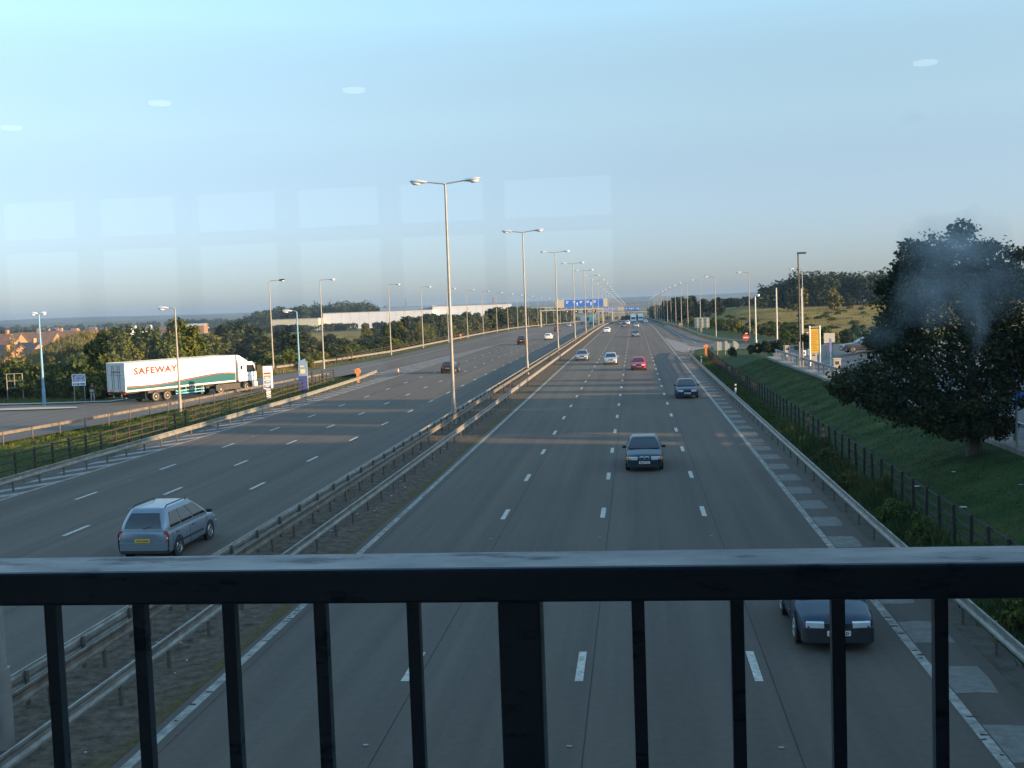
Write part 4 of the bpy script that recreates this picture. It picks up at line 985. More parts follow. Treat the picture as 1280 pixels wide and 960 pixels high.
def car(loc, rz, label, pm, L=4.4, W=1.72, H=1.40, zb=.90, hood=.82, deck=.92, yA=1.05, yAt=.25, yCt=-1.15, yC=-1.75, style='saloon', group=None, plate=None, mirror=None, bumper=None, cat='car', name='car', rails=False, rearlamp='low', indicator=False, grille='wide', roofm=None, rimm=None, lite=False):
    rt = empty(name, loc, rz, label, cat, group); w_ = W / 2; mirror = mirror or pm; bumper = bumper or pm
    hatch = style != 'saloon'
    # lower body
    S = []
    def ring(y, w, zl, zt, cr=.025):
        zm = zl + (zt - zl) * .45
        hp = [(w * .55, zl), (w * .90, zl + .02), (w * .975, zl + .10), (w, zm), (w * .992, zt - .12), (w * .955, zt - .035), (w * .86, zt), (w * .45, zt + cr * .8)]
        return [(x, y, z) for x, z in hp] + [(0, y, zt + cr)] + [(-x, y, z) for x, z in reversed(hp)]
    h2 = L / 2
    rear_t = zb if hatch else deck
    for y, w, zl, zt in ((-h2, w_ * .84, .40, rear_t - .10), (-h2 + .05, w_ * .92, .32, rear_t - .03), (-h2 + .25, w_ * .975, .26, rear_t), (-h2 + .7, w_, .22, rear_t + .01), (yC + .02, w_, .20, zb), (0, w_, .19, zb), (yA - .05, w_, .20, zb - .01), (yA + .25, w_ * .995, .20, hood + (zb - hood) * .55), (h2 - .75, w_ * .985, .21, hood), (h2 - .35, w_ * .965, .23, hood - .05), (h2 - .12, w_ * .90, .27, hood - .12), (h2 - .02, w_ * .82, .32, hood - .20)):
        S.append(ring(y, w, zl, zt))
    b = MB(); b.loft(S); body = b.build('body', pm, rt, 32)
    # cabin shell, bowed in the side and end views; the glass follows the same curve
    wb, wr = w_ * .93, w_ * .70; CR = .22 if style == 'mpv' else .16
    def cab(t):
        ty = t ** (1.55 if style == 'mpv' else 1.2); tw = t ** 1.45
        return zb + (H - .05 - zb) * t, wb + (wr - wb) * tw, yA + (yAt - yA) * t ** 1.12, yC + (yCt - yC) * (ty if hatch else t ** 1.1)
    b = MB(); C = [rrect(yC, yA, wb, zb - .05, CR)]
    for t in (.12, .25, .4, .55, .7, .84, .95):
        z, w, a_, c_ = cab(t); C.append(rrect(c_, a_, w, z, CR))
    C.append(rrect(yCt + .07, yAt - .07, wr - .04, H - .012, .15)); C.append(rrect(yCt + .25, yAt - .25, wr - .22, H, .1))
    b.loft(C); b.build('cabin', roofm or pm, rt, 32)
    def glass(name, f, t0, t1, off):
        """f(t, u) -> point on the shell, u across 0..1; off: outward vector"""
        rows = [[Vector(f(t0 + (t1 - t0) * i / 6, u)) for u in (0, .5, 1)] for i in range(7)]; off = Vector(off); b = MB()
        n0 = len(b.v); b.v += [tuple(p + off) for r_ in rows for p in r_]
        for i in range(6):
            for j in range(2): b.f.append((n0 + i * 3 + j, n0 + i * 3 + j + 1, n0 + i * 3 + j + 4, n0 + i * 3 + j + 3)); b.mi.append(0)
        for side in (0, 2):
            q0 = len(b.v); b.v += [tuple(p_) for i in range(7) for p_ in (rows[i][side] + off, rows[i][side] - off)]
            for i in range(6): b.f.append((q0 + 2 * i, q0 + 2 * i + 1, q0 + 2 * i + 3, q0 + 2 * i + 2)); b.mi.append(0)
        for i in (0, 6):
            q0 = len(b.v); b.v += [tuple(p_) for j in range(3) for p_ in (rows[i][j] + off, rows[i][j] - off)]
            for j in range(2): b.f.append((q0 + 2 * j, q0 + 2 * j + 1, q0 + 2 * j + 3, q0 + 2 * j + 2)); b.mi.append(0)
        return b.build(name, M['glass'], rt)
    def lerp(a, c, t): return a + (c - a) * t
    z1, w1, a1, c1 = cab(.08); z2, w2, a2, c2 = cab(.86); z3, w3, a3, c3 = cab(.14)
    def fw(t, u): z, w, a_, c_ = cab(t); k = w - CR * .72; return (lerp(-k, k, u), a_, z)
    def rw(t, u): z, w, a_, c_ = cab(t); k = w - CR * .80; return (lerp(-k, k, u), c_, z)
    glass('windscreen', fw, .07, .88, (0, .014, .006)); glass('rear_window', rw, .14 if hatch else .1, .86, (0, -.014, .006))
    nwin = 3 if style in ('mpv', 'estate') else 2
    for sx in (1, -1):
        yb0, yb1, yt0, yt1 = c1 + .24, a1 - .28, c2 + .22, a2 - .16
        cuts = [0, .30, .64, 1] if nwin == 3 else [0, .46, 1]
        for i in range(nwin):
            g = .016
            def sw(t, u, i=i, sx=sx):
                z, w, a_, c_ = cab(t); k = (t - .1) / .74; y0 = lerp(yb0, yt0, k); y1 = lerp(yb1, yt1, k)
                return (sx * w, lerp(lerp(y0, y1, cuts[i] + g), lerp(y0, y1, cuts[i + 1] - g), u), z)
            glass('side_window', sw, .10, .84, (sx * .012, 0, .004))
        if not lite:
            for yy in ((a1 + a2) / 2 - .55 - (.5 if nwin == 3 else .1), (c1 + c2) / 2 + .55):
                b = MB(); b.box((sx * (w_ + .004), yy, zb - .14), (.03, .17, .035)); b.build('door_handle', M['black'], rt)
            b = MB()
            for yy in (lerp(yb0, yb1, .03), lerp(yb0, yb1, .5), lerp(yb0, yb1, .99)): b.box((sx * (w_ * .998), yy, .58), (.008, .012, .56))
            b.build('door_gap', M['black'], rt)
            b = MB(); b.box((sx * (w_ + .006), (yb0 + yb1) / 2, .50), (.03, L * .50, .055)); b.build('side_strip', M['black'], rt)
        b = MB(); b.box((sx * (w_ + .06), yA - .28, zb + .09), (.20, .09, .13), sx * -.15); bevel(b.build('wing_mirror', mirror, rt), .025)
        # lamps
        ww = W * .235
        b = MB(); b.box((sx * (w_ * .82 - ww * .5), h2 - .085, hood - .21), (ww, .17, .15), sx * -.16); bevel(b.build('headlight', M['lens'], rt), .02)
        if indicator:
            b = MB(); b.box((sx * (w_ * .875), h2 - .155, hood - .215), (.13, .20, .13), sx * -.5); bevel(b.build('indicator', M['amber'], rt), .015)
        if rearlamp == 'tall':
            b = MB(); b.box((sx * (w_ * .85), -h2 + .115, zb - .21), (.15, .15, .34), sx * .55); t_ = b.build('tail_light', M['redlens'], rt); bevel(t_, .02)
            b = MB(); b.box((sx * (w_ * .845), -h2 + .100, zb - .23), (.13, .15, .06), sx * .55); b.build('reversing_lens', M['sign_white'], t_)
        else:
            b = MB(); b.box((sx * (w_ * .70), -h2 + .06, deck - .22), (.40, .14, .15), sx * .15); bevel(b.build('tail_light', M['redlens'], rt), .02)
        b = MB()
        for yy in (h2 - .86, -h2 + .82): b.disc((sx * (w_ * .995 + .006), yy, .33), .375, 'x', 24)
        b.build('wheel_arch', M['black'], rt)
    rimm = rimm or M['rim']
    for yy in (h2 - .86, -h2 + .82):
        for sx in (1, -1): wheel(rt, sx * (w_ - .085), yy, .315, .21, rimm, sx)
    # bumpers, grille, plates
    b = MB(); b.loft([[(x, y - .0, z) for x, y, z in rrect(h2 - .42, h2 + .045, w_ * .925, zz, .16)] for zz in (.22, .30, .50, .54)]); b.build('front_bumper', bumper, rt, 40)
    b = MB(); b.loft([rrect(-h2 - .05, -h2 + .45, w_ * .945, zz, .16) for zz in (.27, .34, .56, .60)]); b.build('rear_bumper', bumper, rt, 40)
    b = MB(); b.loft([rrect(-h2 - .058, -h2 + .44, w_ * .95, zz, .16) for zz in (.26, .35)]); b.build('bumper_strip', M['black'], rt, 40)
    b = MB(); b.box((0, h2 + .03, .27), (W * .62, .05, .09)); b.build('air_intake', M['black'], rt)
    if grille == 'wide':
        b = MB(); b.box((0, h2 - .055, hood - .215), (W * .36, .11, .10)); bevel(b.build('grille', M['black'], rt), .01)
    else:
        for sx in (1, -1):
            b = MB(); b.box((sx * .115, h2 - .05, hood - .205), (.20, .12, .15)); g_ = b.build('grille', M['lens'], rt); bevel(g_, .03)
            b = MB(); b.box((sx * .115, h2 + .009, hood - .205), (.16, .012, .11)); b.build('grille_mesh', M['black'], g_)
    b = MB(); b.box((0, h2 + .050, .43), (.50, .02, .11)); p1 = b.build('front_plate', M['plate_w'], rt)
    yr = zb - .30 if hatch else .62
    b = MB(); b.box((0, -h2 - (.012 if hatch else .012), yr), (.50, .05, .11)); p2 = b.build('rear_plate', M['plate_y'], rt)
    if plate:
        o = link('lettering', text_mesh(plate, .42, .07), p1, M['ink']); o.location = (0, h2 + .063, .43); o.rotation_euler = (R(90), 0, R(180))
        o = link('lettering', text_mesh(plate, .42, .07), p2, M['ink']); o.location = (0, -h2 - .040, yr); o.rotation_euler = (R(90), 0, 0)
    if rails:
        for sx in (1, -1):
            b = MB(); b.tube([(sx * wr * .90, yCt + .12, H - .06), (sx * wr * .90, yCt + .3, H + .055), (sx * wr * .90, yAt - .4, H + .055), (sx * wr * .90, yAt - .2, H - .04)], .02, 8); b.build('roof_rail', M['black'], rt, 40)
    if hatch and not lite:
        b = MB(); b.tube([(.02, c3 - .045, z3 - .01), (.30, lerp(c3, c2, .16) - .035, lerp(z3, z2, .16))], .012, 6); b.build('rear_wiper', M['black'], rt)
    return rt
PI = math.pi
G_IN, G_OUT = 'cars driving towards the bridge', 'cars driving away from the bridge'
navy = paint('navy_car_paint', (.007, .026, .040), .1); dkblue = paint('dark_blue_car_paint', (.008, .022, .046), .1); silver = paint('silver_car_paint', (.42, .46, .49), .7)
silverb = paint('blue_silver_car_paint', (.19, .235, .28), .45); red = paint('dark_red_car_paint', (.30, .015, .035), .2); white = paint('white_car_paint', (.74, .74, .72), 0); blackp = paint('black_car_paint', (.012, .013, .016), .2); grey = paint('dark_grey_car_paint', (.075, .075, .085), .5)
car((4.22, 27.0, 0), PI, 'dark blue hatchback nearest the railing, half hidden behind its balusters', dkblue, L=4.0, W=1.66, H=1.40, zb=.88, hood=.80, yA=.85, yAt=.05, yCt=-1.35, yC=-1.75, style='hatch', bumper=M['black'], plate='H814 KLD', group=G_IN)
car((.28, 54.4, 0), PI, 'dark blue saloon with twin chrome grilles and amber corner lamps, next beyond the railing', navy, L=4.43, W=1.70, H=1.39, zb=.90, hood=.82, mirror=M['black'], grille='twin', indicator=True, plate='M667 FLR', group=G_IN)
car((4.0, 93.1, 0), PI, 'dark blue saloon with wide bright headlights in the lane beside the patched hard strip', dkblue, L=4.5, W=1.72, H=1.42, plate='N418 GHV', group=G_IN)
car((.35, 132.2, 0), PI, 'red hatchback in the middle of the oncoming lanes', red, L=4.0, W=1.66, H=1.42, yA=.9, yAt=.1, yCt=-1.3, yC=-1.8, style='hatch', bumper=red, plate='L206 TJB', group=G_IN)
car((-3.1, 145.8, 0), PI, 'silver hatchback just left of the red car', silver, L=4.0, W=1.68, H=1.44, yA=.9, yAt=.15, yCt=-1.4, yC=-1.85, style='hatch', plate='R531 MEO', group=G_IN)
car((-7.25, 158, 0), PI, 'silver saloon in the fast lane close to the mossy central strip', silverb, L=4.6, W=1.74, H=1.42, plate='S940 PWA', group=G_IN)
car((-7.2, 301, 0), PI, 'white car far off in the fast lane near the central reservation', white, lite=True, group=G_IN)
car((.2, 258, 0), PI, 'grey blue car far off in the same lane as the red hatchback', paint('teal_grey_car_paint', (.06, .10, .12)), lite=True, group=G_IN)
car((-3.2, 362, 0), PI, 'small distant dark car right of the white fast lane car', blackp, lite=True, group=G_IN)
car((.6, 366, float(Z0(366))), PI, 'small distant silver car in the lane behind the grey blue car', silver, lite=True, group=G_IN)
car((-2.6, 448, float(Z0(448))), PI, 'distant pale car in front of the white lorries', white, lite=True, group=G_IN)
car((-5.6, 462, float(Z0(462))), PI, 'distant dark car left of the pale car before the lorries', navy, lite=True, group=G_IN)
car((4.9, 500, float(Z0(500))), PI, 'tiny distant white car beside the lorries on the near lane', white, lite=True, group=G_IN)
car((-15.85, 36.95, 0), R(-1), 'silver people carrier with roof rails and tall red tail lamps above the railing', silverb, L=4.3, W=1.74, H=1.64, zb=.96, hood=.86, yA=1.42, yAt=.35, yCt=-1.74, yC=-2.10, style='mpv', rails=True, rearlamp='tall', plate='V274 XUN', mirror=M['black'], group=G_OUT)
car((-22.4, 137.2, 0), 0, 'black saloon with red tail lamps in the second outbound lane', blackp, plate='P359 CYR', group=G_OUT)
car((-22.6, 230, 0), 0, 'dark off road estate on the outbound lanes left of the second lamp column', blackp, H=1.78, zb=1.10, hood=1.02, deck=1.1, yCt=-1.8, yC=-2.0, style='estate', lite=True, group=G_OUT)
car((-19.2, 256, 0), 0, 'white hatchback on the outbound lanes right of the dark off road car', white, L=4.0, yCt=-1.4, yC=-1.8, style='hatch', lite=True, group=G_OUT)
car((-22.6, 336, float(Z0(336))), 0, 'small distant dark red car on the outbound lanes', paint('maroon_car_paint', (.09, .012, .012)), lite=True, group=G_OUT)
car((-24.2, 425, float(Z0(425))), 0, 'small distant silver car on the outbound lanes below the blue gantry sign', silver, lite=True, group=G_OUT)
car((-18.4, 520, float(Z0(520))), 0, 'tiny distant white car beside the blue green lorry', white, lite=True, group=G_OUT)
pc = car((22.6, 116.2, Tz(22.5, 116) + .04), R(96), 'dark grey estate car parked behind the big tree in the service area', grey, L=4.6, W=1.74, H=1.50, zb=.95, hood=.88, yA=1.0, yAt=.15, yCt=-1.7, yC=-2.1, style='estate', plate=None)

# articulated lorry
lo = empty('articulated_lorry', (-46.35 - 1.275 * math.cos(R(26.5)), 99.9 + 1.275 * math.sin(R(26.5)), 0), R(-26.5), 'white articulated supermarket lorry with red lettering and a teal wave, on the slip road', 'lorry')
b = MB(); b.b2(-1.27, 1.27, .03, 13.6, 1.17, 3.84); bevel(b.build('trailer_body', M['white'], lo), .03)
wv = [(0, .42), (.1, .37), (.2, .35), (.3, .385), (.4, .47), (.5, .58), (.6, .70), (.7, .81), (.8, .885), (.87, .90), (.94, .86), (1, .78)]
tt = np.linspace(.004, .996, 40); hh = np.interp(tt, *zip(*wv)); 
for _ in range(3): hh[1:-1] = (hh[:-2] + hh[1:-1] * 2 + hh[2:]) / 4
for sx in (1, -1):
    b = MB(); n = len(tt); X = sx * 1.274
    for i in range(n - 1):
        y0, y1 = .03 + 13.57 * tt[i], .03 + 13.57 * tt[i + 1]
        b.face([(X, y0, 1.30), (X, y1, 1.30), (X, y1, 1.17 + hh[i + 1]), (X, y0, 1.17 + hh[i])])
    b.build('teal_wave', M['teal'], lo)
    b = MB()
    for i in range(n - 1):
        y0, y1 = .03 + 13.57 * tt[i], .03 + 13.57 * tt[i + 1]
        b.face([(X + .001 * sx, y0, 1.17 + hh[i] + .004), (X + .001 * sx, y1, 1.17 + hh[i + 1] + .004), (X + .001 * sx, y1, 1.17 + hh[i + 1] + .125), (X + .001 * sx, y0, 1.17 + hh[i] + .125)])
    b.build('red_stripe', M['redor'], lo)
    o = link('lettering', text_mesh('SAFEWAY', 5.15, .66), lo, M['redor']); o.location = (sx * 1.276, 3.55, 3.0); o.rotation_euler = (R(90), 0, R(90) if sx > 0 else R(-90))
    b = MB(); b.b2(sx * 1.27, sx * 1.29, .03, 13.6, 3.78, 3.86); b.b2(sx * 1.27, sx * 1.29, .03, 13.6, 1.12, 1.20); b.build('trim', M['lamp_grey'], lo)
    b = MB(); b.b2(sx * 1.20, sx * 1.24, 5.8, 9.4, .78, .88); b.b2(sx * 1.20, sx * 1.24, 5.8, 9.4, .50, .60)
    for yy in (5.9, 7.1, 8.3, 9.3): b.b2(sx * 1.15, sx * 1.20, yy - .04, yy + .04, .45, 1.17)
    b.build('side_guard', M['teal_lorry'], lo)
b = MB(); b.b2(-1.27, -1.12, -.03, .03, 1.17, 3.84); b.b2(1.12, 1.27, -.03, .03, 1.17, 3.84); b.b2(-1.119, 1.119, -.03, .03, 3.62, 3.84); b.b2(-1.119, 1.119, -.03, .03, 1.17, 1.36); b.build('rear_frame', M['white_dull'], lo)  # frame and doors duller than the sides: rear-face shade put into the colour
b = MB(); b.b2(-1.10, -.01, -.01, .029, 1.37, 3.61); b.b2(.01, 1.10, -.01, .029, 1.37, 3.61); dr = b.build('rear_doors', M['white_dull'], lo)
o = link('lettering', text_mesh('SAFEWAY', 1.35, .17), dr, M['redor']); o.location = (0, -.016, 3.0); o.rotation_euler = (R(90), 0, 0)
b = MB()
for i in range(12):
    t0, t1 = i / 12, (i + 1) / 12; f = lambda t: 2.70 + .05 * math.sin(t * 6.28)
    b.face([(-.8 + 1.6 * t0, -.015, f(t0)), (-.8 + 1.6 * t1, -.015, f(t1)), (-.8 + 1.6 * t1, -.015, f(t1) + .04), (-.8 + 1.6 * t0, -.015, f(t0) + .04)])
b.build('door_stripe', M['redor'], dr)
b = MB()
for x in (-.55, -.30, .30, .55): b.tube([(x, -.04, 1.4), (x, -.04, 3.58)], .02, 6)
b.build('door_rod', M['galv'], dr)
for sx in (1, -1):
    b = MB(); b.b2(sx * .65 - .3, sx * .65 + .3, -.06, -.031, 1.20, 1.33); b.build('tail_light', M['amber'], lo)
    b = MB(); b.b2(sx * .95 - .22, sx * .95 + .22, -.05, .02, .92, 1.06); b.build('tail_light', M['redlens'], lo)
b = MB(); b.b2(-1.2, 1.2, -.04, .10, .55, .68); b.b2(-.6, -.5, 0, .12, .681, 1.16); b.b2(.5, .6, 0, .12, .681, 1.16); b.build('underrun_bar', M['chassis'], lo)
b = MB(); b.b2(-.55, -.40, .2, 13.2, .95, 1.165); b.b2(.40, .55, .2, 13.2, .95, 1.165); b.b2(-1.1, 1.1, 2.6, 5.8, .85, 1.16); b.b2(-.5, .5, 9.6, 9.9, .2, .95); b.build('chassis', M['chassis'], lo)
b = MB(); b.b2(-1.24, 1.24, 2.2, 2.26, .35, 1.16); b.b2(-1.24, 1.24, 5.9, 5.94, .4, 1.16); b.build('mud_flap', M['rubber'], lo)
for yy in (3.45, 4.80):
    for sx in (1, -1):
        wheel(lo, sx * 1.06, yy, .50, .36, M['rim_steel'], sx)
# tractor unit
b = MB(); b.b2(-.45, -.33, 10.3, 16.2, .70, .95); b.b2(.33, .45, 10.3, 16.2, .70, .95); b.b2(-1.2, -.6, 12.4, 14.2, .45, .98); b.b2(.6, 1.2, 12.4, 14.2, .45, .98); b.build('tractor_frame', M['chassis'], lo)
prof = [(14.05, 1.10), (16.48, 1.05), (16.58, 1.25), (16.55, 1.95), (16.30, 2.85), (16.05, 3.05), (14.05, 3.05)]
b = MB(); b.prism(prof, 'x', -1.22, 1.22); cb = b.build('cab', M['white'], lo); bevel(cb, .09, 3)
b = MB(); b.loft([[(-1.1, 14.05, 3.04), (1.1, 14.05, 3.04), (1.0, 14.05, 3.82), (-1.0, 14.05, 3.82)], [(-1.05, 14.5, 3.04), (1.05, 14.5, 3.04), (.95, 14.5, 3.72), (-.95, 14.5, 3.72)], [(-.95, 15.6, 3.04), (.95, 15.6, 3.04), (.9, 15.55, 3.15), (-.9, 15.55, 3.15)]]); b.build('roof_deflector', M['white'], cb, 30)
b = MB(); b.face([(-1.0, 16.575, 2.0), (1.0, 16.575, 2.0), (.93, 16.34, 2.80), (-.93, 16.34, 2.80)]); b.build('windscreen', M['glass'], cb)
b = MB(); b.b2(-1.15, 1.15, 16.3, 16.62, 2.82, 2.94); b.build('sun_visor', M['black'], cb)
for sx in (1, -1):
    X = sx * 1.226
    b = MB(); b.face([(X, 15.15, 2.02), (X, 16.38, 1.98), (X, 16.16, 2.70), (X, 15.15, 2.74)]); b.build('side_window', M['glass'], cb)
    b = MB(); b.face([(X, 14.3, 2.3), (X, 14.62, 2.3), (X, 14.62, 2.7), (X, 14.3, 2.7)]); b.build('sleeper_window', M['glass'], cb)
    b = MB(); b.b2(X - .004, X + .004, 15.08, 15.10, 1.15, 2.78); b.b2(X - .004, X + .004, 16.40, 16.42, 1.15, 2.0); b.build('door_gap', M['black'], cb)
    b = MB(); b.b2(X - .03 * sx, X + .03 * sx, 15.2, 15.4, 1.62, 1.70); b.build('door_handle', M['black'], cb)
    b = MB(); b.box((sx * 1.42, 16.42, 2.35), (.24, .10, .62)); b.tube([(sx * 1.22, 16.4, 2.6), (sx * 1.42, 16.42, 2.66)], .02, 6); bevel(b.build('mirror', M['black'], cb), .02)
    b = MB(); b.b2(sx * .7 - .28, sx * .7 + .28, 16.56, 16.66, .72, .92); b.build('headlight', M['lens'], lo)
    b = MB(); b.b2(sx * 1.19, sx * 1.25, 10.9, 14.0, .42, 1.0); b.build('side_skirt', M['chassis'], lo)
    for yy, r_ in ((11.55, .50), (15.2, .50)):
        b = MB(); pts = []
        for k in range(13):
            a = PI * k / 12; pts.append((yy + .62 * math.cos(a), .52 + .62 * math.sin(a)))
        inn = [(yy + .56 * math.cos(PI * k / 12), .52 + .56 * math.sin(PI * k / 12)) for k in range(12, -1, -1)]
        b.prism(pts + inn, 'x', sx * .80, sx * 1.252); b.build('mudguard', M['chassis'], lo)
        wheel(lo, sx * 1.06, yy, r_, .32 if yy > 14 else .40, M['rim_steel'], sx)
b = MB(); b.b2(-1.22, 1.22, 15.95, 16.64, .40, 1.0); bevel(b.build('front_bumper', M['white_dull'], lo), .06)
b = MB(); b.b2(-.8, .8, 16.56, 16.60, 1.15, 1.85); b.build('grille', M['black'], cb)
b = MB(); b.tube([(.9, 13.85, .9), (.9, 13.85, 3.3)], .07, 8); b.b2(-1.0, .7, 13.75, 13.95, 1.1, 2.8); b.build('air_stack', M['chassis'], lo)

def lorry(loc, rz, label, m, m2, name='lorry', L=9.0, Hh=3.8):
    rt = empty(name, loc, rz, label, 'lorry')
    b = MB(); b.b2(-1.23, 1.23, -L / 2, L / 2 - 2.1, 1.0, Hh); bevel(b.build('cargo_box', m, rt), .03)
    b = MB(); b.prism([(L / 2 - 2.0, .75), (L / 2 - .05, .75), (L / 2, 1.7), (L / 2 - .3, 2.7), (L / 2 - 2.0, 2.8)], 'x', -1.15, 1.15); cb = b.build('cab', m2, rt); bevel(cb, .06)
    b = MB(); b.face([(-1.0, L / 2 + .006, 1.72), (1.0, L / 2 + .006, 1.72), (.95, L / 2 - .27, 2.62), (-.95, L / 2 - .27, 2.62)]); b.build('windscreen', M['glass'], cb)
    b = MB(); b.b2(-1.1, 1.1, L / 2 - .3, L / 2 + .05, .4, .74); b.build('bumper', M['black'], rt)
    for sx in (1, -1):
        b = MB(); b.b2(sx * .8 - .2, sx * .8 + .2, L / 2 + .03, L / 2 + .08, .5, .68); b.build('headlight', M['lens'], rt)
        b = MB(); b.b2(sx * .9 - .15, sx * .9 + .15, -L / 2 - .04, -L / 2, .85, .99); b.build('tail_light', M['redlens'], rt)
        for yy in (-L / 2 + 1.6, L / 2 - 1.0): wheel(rt, sx * 1.0, yy, .48, .3, M['rim_steel'], sx)
    b = MB(); b.b2(-.5, .5, -L / 2 + .2, L / 2 - 1, .7, .99); b.build('chassis', M['chassis'], rt)
lorry((-.4, 520, float(Z0(520))), PI, 'distant white lorry in the middle of the oncoming lanes', M['white'], M['white'], Hh=4.0)
lorry((3.1, 566, float(Z0(566))), PI, 'second distant white lorry, behind and right of the first', M['white'], M['white'], Hh=4.0)
lorry((-18.2, 500, float(Z0(500))), 0, 'distant blue green lorry seen from behind on the outbound lanes', M['teal_lorry'], M['white'])
lorry((-23.6, 535, float(Z0(535))), 0, 'distant pale blue lorry left of the blue green one', M['clad_blue'], M['white'])
lorry((-16.0, 575, float(Z0(575))), 0, 'distant orange lorry right of the blue green one', M['sign_yellow'], M['white'], L=7, Hh=3.0)

# ------------------------------------------------------------------ signs and street furniture
def post_sign(name, loc, rz, label, cat='sign'):
    return empty(name, loc, rz, label, cat)
def text_on(parent, txt, w, h, loc, m, name='lettering'):
    o = link(name, text_mesh(txt, w, h), parent, m); o.location = loc; o.rotation_euler = (R(90), 0, 0); return o
# direction board by the hitch-hiker (faces the bridge)
sb = post_sign('direction_sign', (-53.2, 104.6, Tz(-53.2, 104.6)), R(14), 'white edged blue direction board on two grey posts at the kerb beside the standing person')
for sx in (-.48, .48):
    b = MB(); b.tube([(sx, .05, -.3), (sx, .05, 2.75)], .04, 8); b.build('post', M['lamp_grey'], sb, 40)
b = MB(); b.b2(-.62, .62, -.02, .01, 1.62, 2.72); bd = b.build('board', M['sign_white'], sb)
for z0, z1 in ((2.36, 2.66), (2.02, 2.32), (1.68, 1.86)):
    b = MB(); b.b2(-.55, .55 if z0 > 1.7 else .05, -.026, -.021, z0, z1); b.build('blue_panel', M['navy_sign'], bd)
b = MB(); b.b2(.12, .55, -.026, -.021, 1.68, 1.86); b.build('blue_panel', M['blue_sign'], bd)
b = MB()
for z, row in ((2.55, ((-.3, .1), (.2, .5))), (2.44, ((-.45, -.1), (0, .42))), (2.2, ((-.48, -.05), (.05, .3), (.36, .5))), (2.09, ((-.48, -.2), (-.12, .45))), (1.77, ((-.48, -.1),))):
    for x0, x1 in row: b.b2(x0, x1, -.031, -.0265, z - .02, z + .035)
b.build('lettering', M['sign_white'], bd)
# bare sign frame at the far left
fr = post_sign('empty_sign_frame', (-62.5, 109.5, Tz(-62.5, 109.5)), R(16), 'empty grey metal sign frame in front of the bushes at the far left', 'sign frame')
b = MB()
for x in (-.75, .75): b.tube([(x, 0, -.3), (x, 0, 2.6)], .045, 8)
b.build('post', M['lamp_grey'], fr, 40); b = MB()
for z in (1.15, 1.85, 2.58): b.b2(-.70, .70, -.03, .03, z - .03, z + .03)
b.b2(-.04, .04, -.04, .0, 1.18, 2.55); b.build('crossbar', M['lamp_grey'], fr)
# totem sign: white pillar with picture panels
to = post_sign('totem_sign', (-34.5, 104.6, 0), R(16), 'white pillar sign with blue panel standing on the grass verge right of the lorry cab')
b = MB(); b.b2(-.28, .28, -.12, .12, -.2, .80); b.build('foot', M['white'], to)
b = MB(); b.b2(-.44, .44, -.16, .16, .801, 2.95); pb_ = b.build('pillar', M['white'], to); bevel(pb_, .04)
for z0, z1, m in ((.88, 1.22, 'navy_sign'), (1.3, 1.62, 'clad_blue'), (1.7, 2.1, 'lamp_grey'), (2.18, 2.36, 'sign_red')):
    b = MB(); b.b2(-.36, .28, -.168, -.161, z0, z1); b.build('panel', M[m], pb_)
b = MB()
for z, a, c in ((1.12, -.3, .2), (1.02, -.3, .1), (1.48, -.2, .2), (1.9, -.3, .1), (1.8, -.25, .2)): b.b2(a, c, -.175, -.1685, z - .025, z + .025)
b.build('lettering', M['sign_white'], pb_)
# blue wrapped banner on the second blue lamp
bn = post_sign('banner_sign', (-33.35, 112.2, 0), R(14), 'tall blue banner sign at the foot of the blue lamp column on the verge')
b = MB(); b.loft([[(-.38, -.12, z), (.42, -.10, z), (.40, .14, z), (-.36, .14, z)] for z in (-.2, 1.5)]); b.build('lower_panel', M['navy_sign'], bn)
b = MB(); b.loft([[(-.40, -.14, 1.5), (.44, -.12, 1.5), (.42, .16, 1.5), (-.38, .16, 1.5)], [(-.44, -.10, 2.3), (.46, -.12, 2.35), (.44, .15, 2.35), (-.40, .16, 2.3)], [(-.38, -.14, 3.0), (.30, -.05, 3.25), (.30, .16, 3.2), (-.34, .15, 3.05)]]); up_ = b.build('upper_panel', M['clad_blue'], bn, 30)
b = MB(); b.b2(-.25, .25, -.151, -.144, 1.75, 2.2); b.b2(-.28, .15, -.150, -.1445, 2.4, 2.55); b.build('picture', M['sign_tan'], up_)
b = MB(); b.b2(.43, .47, -.05, .10, .0, 3.0); b.build('pale_edge', M['lamp_white'], bn)
# orange round markers
for x, y, lb, s in ((-30.3, 122.6, 'round orange marker on a post at the nose of the left grass verge', 1.0), (9.75, 160.5, 'round orange marker beside the fence at the end of the right grass bank', .95), (-43.6, 285, 'small orange marker by the far left crash barrier', .8), (12.9, 330, 'small distant orange marker by the right crash barrier', .8)):
    o = empty('orange_marker', (x, y, float(Z0(y)) if x < 0 else Tz(x, y)), 0, lb, 'marker')
    b = MB(); b.b2(-.14 * s, .14 * s, -.05, .05, -.1, .95 * s); b.build('post', M['orange'], o)
    b = MB(); b.tube([(0, -.06, 1.25 * s), (0, .06, 1.25 * s)], .34 * s, 16); f_ = b.build('disc', M['orange'], o); bevel(f_, .02)
    b = MB(); b.b2(-.14 * s, .14 * s, -.066, -.061, 1.22 * s, 1.40 * s); b.b2(-.18 * s, .10 * s, -.066, -.061, 1.08 * s, 1.16 * s); b.build('symbol', M['card'], f_)
cn = empty('traffic_cone', (-28.9, 137.5, 0), 0, 'small orange cone at the tip of the hatched island past the barrier end', 'traffic cone')
